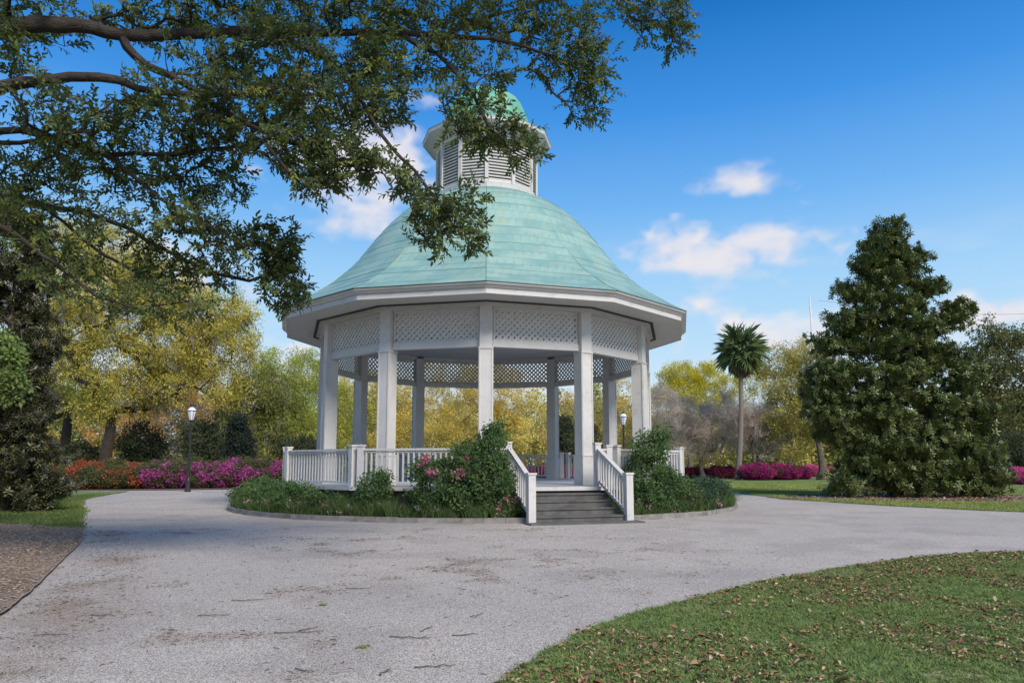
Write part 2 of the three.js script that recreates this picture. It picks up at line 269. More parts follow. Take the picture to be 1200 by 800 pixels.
// columns
const colR = 6.0, cw = 0.40;
for (let k = 0; k < 12; k++) {
  const a = 30 * k, rot = a * Math.PI / 180;
  const put = (g) => { g.rotateY(rot); return g; };
  const c = part('column', put(box(cw, 4.85 - DECK, cw, 0, (4.85 + DECK) / 2, colR, k)), M.white, gazebo);
  part('plinth', put(box(cw + 0.055, 0.86, cw + 0.055, 0, DECK + 0.43, colR, k + 3)), M.white, c);
  part('plinth_cap', put(box(cw + 0.085, 0.035, cw + 0.085, 0, DECK + 0.8775, colR, k + 5)), M.white, c);
  part('neck_moulding', put(box(cw + 0.05, 0.05, cw + 0.05, 0, 4.875, colR, k + 7)), M.white, c);
  part('upper_shaft', put(box(cw - 0.015, 1.26, cw - 0.015, 0, 5.53, colR, k + 9)), M.white, c);
  for (const s of [-1, 1]) { part('corner_strip', put(box(0.035, 4.85 - DECK - 0.9, 0.018, s * (cw / 2 - 0.018), (4.85 + DECK + 0.9) / 2, colR + cw / 2 + 0.009, k)), M.white, c); part('corner_strip', put(box(0.018, 4.85 - DECK - 0.9, 0.035, s * (cw / 2 + 0.009), (4.85 + DECK + 0.9) / 2, colR + cw / 2 - 0.018, k)), M.white, c); }
}
// beams, lattice panels
const apo = colR * Math.cos(Math.PI / 12), span = 2 * colR * Math.sin(Math.PI / 12);
const latW = span - cw - 0.06, latH = 0.98, latY = 5.61;
const backSlats = [];
for (let k = 0; k < 12; k++) {
  const a = 15 + 30 * k;
  part('lintel', faceBox(a, apo, span - cw + 0.03, 0.185, 0.20, 5.02, 0, k), M.white, gazebo);
  part('header_beam', faceBox(a, apo + 0.02, span - cw + 0.03, 0.16, 0.22, 6.18, 0, k), M.white, gazebo);
  const panel = part('lattice_frame', mergeGeometries([faceBox(a, apo + 0.05, latW + 0.05, 0.045, 0.06, latY - latH / 2 + 0.018, 0, k), faceBox(a, apo + 0.05, latW + 0.05, 0.045, 0.06, latY + latH / 2 - 0.018, 0, k), faceBox(a, apo + 0.05, 0.05, latH - 0.085, 0.058, latY, -latW / 2, k), faceBox(a, apo + 0.05, 0.05, latH - 0.085, 0.058, latY, latW / 2, k)]), M.white, gazebo);
  const pitch = 0.186, sw = 0.066, Wd = latW - 0.04, Hd = latH - 0.07, front = k === 0 || k === 1 || k === 11 || k === 10 || k === 2 || k === 9;
  for (const dir of [1, -1]) for (let s = -Wd / 2 - Hd / 2 + 0.05; s < Wd / 2 + Hd / 2; s += pitch) {
    // line x - dir * y = s, clipped to the panel
    let ya = -Hd / 2, yb = Hd / 2; const xa = s + dir * ya, xb = s + dir * yb; let t0 = 0, t1 = 1;
    const dx = xb - xa, lim = Wd / 2; const ta = (-lim - xa) / dx, tb = (lim - xa) / dx; t0 = Math.max(0, Math.min(ta, tb)); t1 = Math.min(1, Math.max(ta, tb));
    if (t1 - t0 < 0.06) continue;
    const ax = xa + dx * t0, ay = ya + (yb - ya) * t0, bx = xa + dx * t1, by = ya + (yb - ya) * t1, L = Math.hypot(bx - ax, by - ay) + 0.02;
    const g = box(L, sw, 0.014, 0, 0, 0, k + s); g.rotateZ(Math.atan2(by - ay, bx - ax)); g.translate((ax + bx) / 2, latY + (ay + by) / 2, apo + 0.05 + (dir > 0 ? 0.0155 : 0)); g.rotateY(a * Math.PI / 180);
    if (front) part('lattice_slat', g, M.white, panel); else backSlats.push(g);
  }
}
part('lattice_of_rear_panels', mergeGeometries(backSlats), M.white, gazebo, 'stuff');
part('ceiling', lathe([[6.5, 6.255], [3.0, 6.30], [0.02, 6.32]]), M.ceiling, gazebo);
// eave
part('soffit', lathe([[7.5, 6.215], [5.9, 6.25]]), M.white, gazebo);
part('fascia', lathe([[7.47, 6.205], [7.50, 6.205], [7.50, 6.355], [7.44, 6.355]]), M.white, gazebo);
part('crown_moulding', lathe([[7.46, 6.36], [7.53, 6.37], [7.56, 6.42], [7.64, 6.46], [7.655, 6.495], [7.5, 6.51]]), M.ceiling, gazebo);
part('soffit_strip', lathe([[6.52, 6.232], [6.52, 6.205], [6.42, 6.205], [6.42, 6.236]]), M.darkGrey, gazebo);  // dark grey ring drawn in for the dark gap line along the inner soffit
part('frieze_board', lathe([[6.30, 6.24], [6.30, 6.13], [6.16, 6.125]]), M.white, gazebo);
// roof: each copper course of each face is a piece
const profile = [[7.68, 6.515], [7.25, 6.74], [6.85, 6.995], [6.15, 7.48], [5.55, 8.03], [5.02, 8.62], [4.52, 9.28], [4.06, 9.88], [3.48, 10.53], [2.82, 11.05], [1.94, 11.49]];
const roofCurve = new THREE.CatmullRomCurve3(profile.map(([r, h]) => V(r, h, 0)));
const roof = part('roof_ridge_cap', lathe([[1.90, 11.47], [2.02, 11.47], [2.02, 11.50], [1.9, 11.52]]), M.seam, gazebo);
roof.name = 'roof';
const COURSES = 17, RR = rng(77);
for (let k = 0; k < 12; k++) {
  for (let i = 0; i < COURSES; i++) {
    const b = new Builder(), sub = 3, lift = 0.004 + 0.016 * RR() * RR(), a0 = 30 * k, a1 = a0 + 30, tilt = (RR() - 0.5) * 0.004, u0 = RR() * 3, rows = [];
    for (let s = 0; s <= sub; s++) {
      const t = (i + s / sub) / COURSES, p = roofCurve.getPointAt(clamp(t + (s === 0 ? -0.004 : 0))), tg = roofCurve.getTangentAt(clamp(t)), e = lift * (1 - s / sub);
      const r = p.x + (tg.y > 0 ? tg.y : 0.2) * e, h = p.y + Math.abs(tg.x) * e, row = [], round = smooth(0.12, 0.62, t);
      for (const f of [0, 0.25, 0.5, 0.75, 1]) { const P0 = A(a0, r, h + tilt), P1 = A(a1, r, h - tilt), q = P0.lerp(P1, f), w = mixn(1, r / Math.hypot(q.x, q.z), round); q.x *= w; q.z *= w; row.push(b.v(q.x, q.y, q.z, u0 + f * 2 * r * 0.2588, t * 9.0 + k * 1.7)); }
      rows.push(row);
    }
    for (let s = 0; s < sub; s++) for (let q = 0; q < 4; q++) b.quad(rows[s][q], rows[s][q + 1], rows[s + 1][q + 1], rows[s + 1][q]);
    const lip = rows[0].map((id, q) => { const x = b.p[id * 3], y = b.p[id * 3 + 1], z = b.p[id * 3 + 2], l = Math.hypot(x, z); return b.v(x * (1 - 0.03 / l), y - 0.012, z * (1 - 0.03 / l), u0 + q, 0); });
    const edge = rows[0].map((id) => b.v(b.p[id * 3], b.p[id * 3 + 1], b.p[id * 3 + 2], b.uv[id * 2], b.uv[id * 2 + 1]));
    for (let q = 0; q < 4; q++) b.quad(lip[q], lip[q + 1], edge[q + 1], edge[q]);
    part('copper_course', b.geo(), M.copper, roof);
  }
  const pts = []; const end = k === 0 ? 1 : k === 11 ? 0.62 : 0.34; for (let s = 0; s <= 40; s++) { const p = roofCurve.getPointAt(end * s / 40); pts.push(A(30 * k, p.x + 0.012, p.y + 0.006)); }
  part('hip_seam', new Builder().tube(pts, () => 0.009, 6).geo(), k === 0 || k === 11 ? M.seam : M.copper, roof);
}
// cupola
const cup = part('cupola', lathe([[2.04, 11.42], [2.06, 11.60], [1.99, 11.64], [1.90, 11.64]]), M.white, gazebo);
for (let k = 0; k < 12; k++) {
  const a = 15 + 30 * k, r = 1.92, ap = r * Math.cos(Math.PI / 12), w = 2 * r * Math.sin(Math.PI / 12);
  const post = box(0.13, 2.1, 0.13, 0, 12.7, r, k); post.rotateY(30 * k * Math.PI / 180); part('cupola_post', post, M.white, cup);
  part('louvre_rail', faceBox(a, ap, w - 0.13, 0.09, 0.07, 11.71, 0, k), M.white, cup); part('louvre_rail', faceBox(a, ap, w - 0.13, 0.10, 0.07, 13.52, 0, k), M.white, cup);
  for (let s = 0; s < 15; s++) { const g = box(w - 0.13, 0.018, 0.145, 0, 0, 0, k + s); g.rotateX(0.86); g.translate(0, 11.81 + s * 0.1165, ap - 0.01); g.rotateY(a * Math.PI / 180); part('louvre', g, M.white, cup); }
}
part('cupola_core', lathe([[1.62, 11.5], [1.62, 13.6]]), M.white, cup);
part('cupola_soffit', lathe([[2.46, 13.82], [2.15, 13.75], [1.90, 13.58]]), M.white, cup);
part('cupola_fascia', lathe([[2.44, 13.805], [2.50, 13.81], [2.52, 13.93], [2.45, 13.955]]), M.white, cup);
part('cupola_eave_roof', lathe([[2.53, 13.935], [2.53, 13.96], [1.72, 14.42]]), M.copperDome, cup);
part('dome', lathe([[1.66, 14.35], [1.68, 14.62], [1.63, 14.95], [1.50, 15.28], [1.27, 15.62], [0.95, 15.90], [0.55, 16.09], [0.02, 16.18]]), M.copperDome, cup);
// railing round the deck
const railR = 7.38, railApo = railR * Math.cos(Math.PI / 12), railSpan = 2 * railR * Math.sin(Math.PI / 12), railTop = DECK + 1.06;
function railRun(parent, a, s0, s1, posts = true) {                 // a straight run on one face, from s0 to s1 along it
  const L = s1 - s0, mid = (s0 + s1) / 2;
  part('top_rail', faceBox(a, railApo, L, 0.06, 0.13, railTop - 0.03, mid, a), M.white, parent);
  part('middle_rail', faceBox(a, railApo, L, 0.05, 0.05, railTop - 0.10, mid, a), M.white, parent);
  part('bottom_rail', faceBox(a, railApo, L, 0.06, 0.06, DECK + 0.10, mid, a), M.white, parent);
  const n = Math.max(1, Math.round(L / 0.155)), g0 = faceBox(a, railApo, 0.045, railTop - 0.125 - DECK - 0.13, 0.045, (railTop - 0.125 + DECK + 0.13) / 2, 0, a), dx = Math.cos(a * Math.PI / 180), dz = -Math.sin(a * Math.PI / 180);
  for (let i = 0; i < n; i++) { const s = s0 + (i + 0.5) / n * L, m = part('baluster', g0, M.white, parent); m.position.set(dx * s, 0, dz * s); }
}
function railPost(parent, a, s, h = 1.12) {
  const p = part('rail_post', faceBox(a, railApo, 0.17, h, 0.17, DECK + h / 2, s, a + s), M.white, parent);
  part('post_cap', faceBox(a, railApo, 0.21, 0.05, 0.21, DECK + h + 0.025, s, a), M.white, p);
}
const STW = 1.33, STO = 0.07;                                     // half width of the stairs, and how far they sit off the middle of their face
for (let k = 0; k < 12; k++) {
  const a = 15 + 30 * k, half = railSpan / 2;
  const run = new THREE.Group(); run.name = 'railing'; gazebo.add(run);
  if (k === 0) { railRun(run, a, -half + 0.24, STO - STW - 0.085); railRun(run, a, STO + STW + 0.085, half - 0.24); railPost(run, a, STO - STW, 1.18); railPost(run, a, STO + STW, 1.18); }
  else railRun(run, a, -half + 0.245, half - 0.245);
  railPost(run, a, -half + 0.16); railPost(run, a, half - 0.16);
}
// stairs on the face beside the front column
{
  const a = 15, e0 = 7.62 * Math.cos(Math.PI / 12), tread = 0.42, rise = DECK / 5, W = 2 * STW - 0.12;
  const stair = new THREE.Group(); stair.name = 'stairs'; gazebo.add(stair);
  for (let i = 0; i < 4; i++) {
    const top = DECK - rise * (i + 1), depth = tread * (i + 1);
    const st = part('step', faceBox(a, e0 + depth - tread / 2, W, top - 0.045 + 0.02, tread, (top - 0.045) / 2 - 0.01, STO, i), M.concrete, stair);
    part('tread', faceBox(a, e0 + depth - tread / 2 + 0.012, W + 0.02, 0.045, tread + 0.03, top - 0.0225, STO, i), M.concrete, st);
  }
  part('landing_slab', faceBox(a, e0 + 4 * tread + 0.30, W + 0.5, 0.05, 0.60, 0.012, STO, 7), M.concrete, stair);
  const p0 = e0 - 0.2, p1 = e0 + 4 * tread + 0.06;
  for (const s of [STO - STW, STO + STW]) {
    const hr = new THREE.Group(); hr.name = 'stair_railing'; gazebo.add(hr);
    const hb = 1.20;
    const np = part('newel_post', faceBox(a, p1, 0.19, hb, 0.19, hb / 2, s, s), M.white, hr);
    part('post_cap', faceBox(a, p1, 0.23, 0.05, 0.23, hb + 0.025, s, s), M.white, np);
    const slope = (yTop, yBot, hh, dd, name) => { const z0 = p0 + 0.09, z1 = p1 - 0.095, L = Math.hypot(z1 - z0, yTop - yBot), g = box(dd, hh, L, 0, 0, 0, s); g.rotateX(Math.atan2(yTop - yBot, z1 - z0)); g.translate(s, (yTop + yBot) / 2, (z0 + z1) / 2); g.rotateY(a * Math.PI / 180); part(name, g, M.white, hr); };
    slope(DECK + 1.03, 1.10, 0.07, 0.13, 'hand_rail'); slope(DECK + 0.13, 0.20, 0.07, 0.06, 'bottom_rail');
    for (let i = 0; i < 10; i++) { const f = (i + 0.6) / 10.2, z = mixn(p0 + 0.09, p1 - 0.095, f), yt = mixn(DECK + 0.99, 1.06, f), yb = mixn(DECK + 0.16, 0.23, f); part('baluster', faceBox(a, z, 0.042, yt - yb, 0.042, (yt + yb) / 2, s, i), M.white, hr); }
  }
}

// ------------------------------------------------------------------ planting bed round the gazebo
{
  const o = 26, arc = (r, a0, a1, n) => Array.from({ length: n + 1 }, (_, i) => { const t = (a0 + (a1 - a0) * i / n) * Math.PI / 180; return [r * Math.sin(t), DEPTH - r * Math.cos(t)]; });
  const A0 = 15 + 10.6, A1 = 15 + 360 - 8.8;
  setting('flower_bed', sheet([...arc(8.84, A0, A1, 140), ...arc(7.2, A1, A0, 140)], 0.07), M.soil);
  const kerb = thing('bed_kerb', 'low weathered concrete kerb curving round the planting bed of the gazebo', 'kerb', V(0, 0, 0));
  const n = 96;
  for (let i = 0; i < n; i++) {
    const a = mixn(A0 - 0.6, A1 + 0.6, (i + 0.5) / n), w = (A1 - A0 + 1.2) / n * Math.PI / 180 * 8.9 - 0.006, R = hash(i, 3, 5);
    const g = box(w, 0.15, 0.11, 0, 0.055 + 0.014 * (R - 0.5), 8.88 + 0.02 * (hash(i, 4, 5) - 0.5), i); g.rotateY(a * Math.PI / 180); g.translate(0, 0, -DEPTH);
    part('kerb_block', g, M.kerb, kerb);
  }
}

// ------------------------------------------------------------------ foliage pieces
const col = (c, k) => [c[0] * k, c[1] * k, c[2] * k];
function addLeaf(b, base, dir, up, len, wid, c, fold = 0.25, droop = 0.15) {    // a folded, pointed leaf of six faces
  const d = dir.clone().normalize(), s = d.clone().cross(up).normalize(), n = s.clone().cross(d).normalize();
  const P = (t, w, z) => { const q = base.clone().addScaledVector(d, len * t).addScaledVector(s, wid * w).addScaledVector(n, z * wid - droop * len * t * t); return b.v(q.x, q.y, q.z, 0, 0, c); };
  const p0 = P(0, 0, 0), l1 = P(0.35, -0.5, fold), m1 = P(0.4, 0, 0), r1 = P(0.35, 0.5, fold), l2 = P(0.72, -0.36, fold * 0.7), r2 = P(0.72, 0.36, fold * 0.7), tip = P(1, 0, 0);
  b.tri(p0, m1, l1); b.tri(p0, r1, m1); b.quad(l1, m1, tip, l2); b.quad(m1, r1, r2, tip);
}
const rv = (R) => { for (;;) { const v = V(R() * 2 - 1, R() * 2 - 1, R() * 2 - 1), l = v.lengthSq(); if (l < 1 && l > 0.01) return v.normalize(); } };
function sprigGeo(seed, n, len, wid, spread, var_ = 0.3) {           // leaves along a short drooping twig
  const R = rng(seed), b = new Builder(true), axis = V(0.9, -0.15, 0);
  for (let i = 0; i < n; i++) {
    const t = (i + 0.5) / n, base = V(t * spread, -0.25 * spread * t * t, 0), a = i * 2.4 + R();
    const dir = V(0.55 + 0.5 * t, -0.35 + 0.5 * Math.sin(a), Math.cos(a) * 0.95).add(rv(R).multiplyScalar(0.35));
    addLeaf(b, base, dir, V(0.2 * R(), 1, 0.3 * (R() - 0.5)), len * (0.75 + 0.5 * R()), wid * (0.8 + 0.4 * R()), grey(1 - var_ / 2 + var_ * R()), 0.22, 0.2);
  }
  for (let i = 0; i < 4; i++) { const t = i / 4; const a = b.v(t * spread, -0.25 * spread * t * t + 0.003, 0, 0, 0, grey(0.5)), c = b.v((t + 0.25) * spread, -0.25 * spread * (t + 0.25) ** 2 + 0.003, 0, 0, 0, grey(0.5)), d = b.v((t + 0.12) * spread, -0.25 * spread * (t + 0.12) ** 2 - 0.006, 0.004, 0, 0, grey(0.5)); b.tri(a, c, d); }
  return b.geo();
}
function whorlGeo(seed, n, len, wid) {                              // stiff leaves round a twig end
  const R = rng(seed), b = new Builder(true);
  for (let i = 0; i < n; i++) { const a = i * 2.4, t = i / n, dir = V(Math.cos(a), -0.25 + 1.2 * t * t + 0.3 * (R() - 0.5), Math.sin(a)); addLeaf(b, V(0, (t - 0.5) * len * 0.8, 0), dir, V(0, 1, 0.1), len * (0.8 + 0.4 * R()), wid * (0.8 + 0.4 * R()), mix3(grey(0.75 + 0.45 * R()), [1.7, 1.25, 0.55], R() < 0.07 ? 0.8 : 0), 0.18, 0.1); }
  return b.geo();
}
function clumpGeo(seed, n, rad, len, wid, up = 0.3) {               // loose ball of leaves
  const R = rng(seed), b = new Builder(true);
  for (let i = 0; i < n; i++) { const o = rv(R).multiplyScalar(rad * Math.sqrt(R())); o.y *= 0.75; const dir = o.clone().normalize().add(rv(R)).add(V(0, up * (R() - 0.6), 0)); addLeaf(b, o, dir, rv(R).add(V(0, 0.9, 0)), len * (0.7 + 0.6 * R()), wid * (0.7 + 0.6 * R()), grey(0.72 + 0.5 * R()), 0.2, 0.15); }
  return b.geo();
}
function strandGeo(seed, n, rad, len, dirY, wid = 0.02) {           // fine twigs or hanging moss
  const R = rng(seed), b = new Builder(true);
  for (let i = 0; i < n; i++) {
    let p = rv(R).multiplyScalar(rad * R()); const L = len * (0.5 + R()), d = rv(R).multiplyScalar(0.35).add(V(0, dirY, 0)).normalize(), s = V(R() - 0.5, 0, R() - 0.5).normalize(), c = grey(0.7 + 0.5 * R());
    let pr = null;
    for (let k = 0; k <= 3; k++) { const w = wid * (1 - 0.28 * k) * (0.7 + 0.6 * R()), l = b.v(p.x - s.x * w, p.y, p.z - s.z * w, 0, 0, c), r = b.v(p.x + s.x * w, p.y, p.z + s.z * w, 0, 0, c); if (pr) b.quad(pr[0], pr[1], r, l); pr = [l, r]; p = p.clone().addScaledVector(d, L / 3).add(rv(R).multiplyScalar(L * 0.06)); }
  }
  return b.geo();
}
const GEO = {
  camphor: [sprigGeo(11, 11, 0.072, 0.034, 0.20), sprigGeo(12, 9, 0.076, 0.036, 0.18), sprigGeo(13, 13, 0.066, 0.032, 0.24)],
  magnolia: [whorlGeo(21, 13, 0.21, 0.085), whorlGeo(22, 11, 0.23, 0.09)],
  shrub: [clumpGeo(31, 22, 0.16, 0.085, 0.042), clumpGeo(32, 26, 0.18, 0.075, 0.038)],
  far: [clumpGeo(41, 34, 0.62, 0.22, 0.12), clumpGeo(42, 40, 0.70, 0.20, 0.11)],
  fine: [clumpGeo(43, 46, 0.62, 0.15, 0.075), clumpGeo(44, 52, 0.66, 0.14, 0.07)],
  moss: [strandGeo(51, 12, 0.35, 1.1, -1, 0.03), strandGeo(52, 14, 0.4, 0.9, -1, 0.028)],
  twigs: [strandGeo(53, 44, 0.6, 0.8, 0.5, 0.010), strandGeo(54, 44, 0.6, 0.8, 0.0, 0.010)],
};
function instances(name, geos, mat, parent, items) {                // items: {p, s, q, c, g}: one InstancedMesh per variant
  geos.forEach((geo, gi) => {
    const list = items.filter((it, i) => (it.g ?? i % geos.length) === gi); if (!list.length) return;
    const m = shade(new THREE.InstancedMesh(geo, mat, list.length)), T = new THREE.Matrix4(), S = V(1, 1, 1), C = new THREE.Color();
    list.forEach((it, i) => { T.compose(it.p, it.q, S.setScalar(it.s)); m.setMatrixAt(i, T); C.setRGB(...it.c); m.setColorAt(i, C); });
    m.name = name; m.userData.kind = 'stuff'; parent.add(m);
  });
}
const turnQ = (R, tilt = 0.5) => new THREE.Quaternion().setFromEuler(new THREE.Euler((R() - 0.5) * 2 * tilt, R() * 6.283, (R() - 0.5) * 2 * tilt, 'YXZ'));

// grows a branch skeleton from given limbs to all crown points, thickest where most points hang on it
function skeleton(limbs, targets, R, seg, tipR, expo, wob = 0.12, sag = 0.0) {
  const nodes = [];                                                  // {p, parent, n}
  limbs.forEach((limb) => {
    let par = limb.from === undefined ? -1 : limb.from < 0 ? -1 : nodes.reduce((best, n, i) => n.p.distanceTo(limb.pts[0]) < nodes[best].p.distanceTo(limb.pts[0]) ? i : best, 0);
    limb.pts.forEach((p, i) => { if (par >= 0 && i === 0 && nodes[par].p.distanceTo(p) < 0.02) return; nodes.push({ p: p.clone(), parent: par, n: 0, r: limb.r ? limb.r(i / (limb.pts.length - 1)) : 0 }); par = nodes.length - 1; });
  });
  const root = nodes[0].p, order = targets.map((t, i) => [t, i]).sort((a, b) => a[0].distanceToSquared(root) - b[0].distanceToSquared(root));
  const ends = [];
  for (const [t, ti] of order) {
    let best = 0, bd = 1e9;
    for (let i = 0; i < nodes.length; i++) { const n = nodes[i].p, dx = t.x - n.x, dy = t.y - n.y, dz = t.z - n.z, d = dx * dx + dy * dy * (dy < 0 ? 1.6 : 1) + dz * dz; if (d < bd) { bd = d; best = i; } }
    let par = best; const a = nodes[best].p, L = a.distanceTo(t), k = Math.max(1, Math.round(L / seg)), bend = rv(R).multiplyScalar(L * wob);
    for (let i = 1; i <= k; i++) { const f = i / k, p = a.clone().lerp(t, f).addScaledVector(bend, Math.sin(f * Math.PI)); p.y -= sag * L * Math.sin(f * Math.PI); if (i < k) p.add(rv(R).multiplyScalar(seg * 0.10)); nodes.push({ p, parent: par, n: 0, r: 0 }); par = nodes.length - 1; }
    ends[ti] = par; for (let i = par; i >= 0; i = nodes[i].parent) nodes[i].n++;
  }
  const kids = nodes.map(() => []); nodes.forEach((n, i) => { if (n.parent >= 0) kids[n.parent].push(i); });
  const rad = (i) => Math.max(nodes[i].r, tipR * Math.pow(Math.max(1, nodes[i].n), expo));
  const chains = [];
  const start = (i, from) => { const c = from >= 0 ? [from, i] : [i]; let cur = i; for (;;) { const ks = kids[cur]; if (!ks.length) break; let b = ks[0]; for (const k of ks) if (rad(k) > rad(b)) b = k; for (const k of ks) if (k !== b) todo.push([k, cur]); c.push(b); cur = b; } chains.push(c); };
  const todo = []; nodes.forEach((n, i) => { if (n.parent < 0) todo.push([i, -1]); });
  while (todo.length) start(...todo.pop());
  return { nodes, chains, rad, ends, root: 0 };
}
function buildWood(parent, sk, mat, trunkMin) {                     // trunk and each big limb a part, the thin wood in one
  const thin = new Builder();
  sk.chains.forEach((c) => {
    if (c.length < 2) return;
    const pts = c.map((i) => sk.nodes[i].p), r = c.map((i, k) => k === 0 && c.length > 1 && sk.nodes[i].parent >= 0 ? Math.min(sk.rad(i), sk.rad(c[1]) * 1.25) : sk.rad(i)), r0 = r[0];
    if (r0 > trunkMin) part(c[0] === 0 ? 'trunk' : 'limb', new Builder().tube(pts, r, r0 > 0.15 ? 12 : 8).geo(), mat, parent); else thin.tube(pts, r, r0 > 0.02 ? 5 : 4, false);
  });
  if (thin.i.length) part('twigs', thin.geo(), mat, parent, 'stuff');
}
const inEll = (R, e, shell = 0.6) => { const v = rv(R).multiplyScalar(Math.pow(R(), 1 / 3) * (1 - shell) + shell * Math.pow(R(), 0.12)); return V(e.c.x + v.x * e.r.x, e.c.y + v.y * e.r.y, e.c.z + v.z * e.r.z); };
// ellipsoid of a crown, given where the photograph shows it and the depth at which the tree stands
const ell = (depth) => ([u, v, ru, rv_, n, dz = 0, rd]) => ({ c: at(u, v, depth + dz), r: V(ru * depth / F, rv_ * depth / F, (rd ?? Math.min(ru, rv_ * 1.3)) * depth / F), n });

function tree(o) {
  // o: name, label, category, group, base (ground point), crown: ellipsoids, tops, geos, mat, colours, perPoint, jitter, size, wood, trunkR, shell
  const R = rng(o.seed), t = thing(o.name, o.label, o.category || 'tree', o.base, 0, o.group), inv = o.base.clone().negate();
  const targets = []; for (const e of o.crown) for (let i = 0; i < e.n * (o.mult ?? 1); i++) {
    if (o.pad && i % o.pad.n) continue;
    const p = inEll(R, e, o.shell ?? 0.5).add(inv); if (p.y < (o.floor ?? 0.3)) continue;
    if (!o.pad) { targets.push(p); continue; }
    for (let k = 0; k < o.pad.n; k++) { const q = p.clone().add(V((R() - 0.5) * 2 * o.pad.r, (R() - 0.5) * o.pad.r * 0.7, (R() - 0.5) * 2 * o.pad.r)); if (q.y > (o.floor ?? 0.3)) targets.push(q); }   // leaves gather in flat sprays at branch ends
  }
  const mean = targets.reduce((a, p) => a.add(p), V(0, 0, 0)).divideScalar(targets.length), top = Math.max(...targets.map((p) => p.y));
  const h = o.trunkH ?? top * 0.35, pts = []; for (let i = 0; i <= 8; i++) { const f = i / 8; pts.push(V(mean.x * f * f * (o.lean ?? 0.25) + 0.1 * Math.sin(f * 5 + o.seed), h * f - 0.05 * (i === 0), mean.z * f * f * 0.2 + 0.1 * Math.sin(f * 4))); }
  const limbs = [{ pts, from: -1, r: (f) => o.trunkR * (1.35 - 0.75 * Math.min(1, f * 3.5) + 0.25 * Math.min(1, f * 3.5)) * (1 - 0.35 * f) }];
  if (o.leader) { const q = []; for (let i = 1; i <= 8; i++) { const f = i / 8; q.push(V(mixn(pts[8].x, mean.x, f), mixn(h, top * 0.94, f), mixn(pts[8].z, mean.z, f))); } limbs.push({ pts: [pts[8], ...q], from: 0, r: (f) => o.trunkR * 0.62 * (1 - 0.93 * f) }); }
  const skel = targets.filter((_, i) => i % (o.skip ?? 1) === 0);
  const sk = skeleton(limbs, skel, R, o.seg ?? 0.8, o.tipR ?? 0.012, o.expo ?? 0.42, 0.12, o.sag ?? 0);
  buildWood(t, sk, o.wood || M.bark, o.limbMin ?? 0.09);
  for (const L of o.layers) {
    const items = [];
    for (const p of targets) { if (R() > (L.share ?? 1)) continue; const k = mix3(L.colors[0], L.colors[1], R()), tone = 0.82 + 0.36 * R();
      for (let i = 0; i < L.per; i++) items.push({ p: p.clone().add(rv(R).multiplyScalar(L.jitter * Math.sqrt(R()))).add(V(0, L.dy || 0, 0)), s: L.size * (0.7 + 0.6 * R()), q: turnQ(R, L.tilt ?? 0.6), c: col(mix3(k, L.colors[2] || k, R() < 0.2 ? 0.7 * R() : 0), tone * (0.88 + 0.24 * R())) }); }
    instances(L.name || 'foliage', L.geos, L.mat || M.leaf, t, items);
  }
  return t;
}

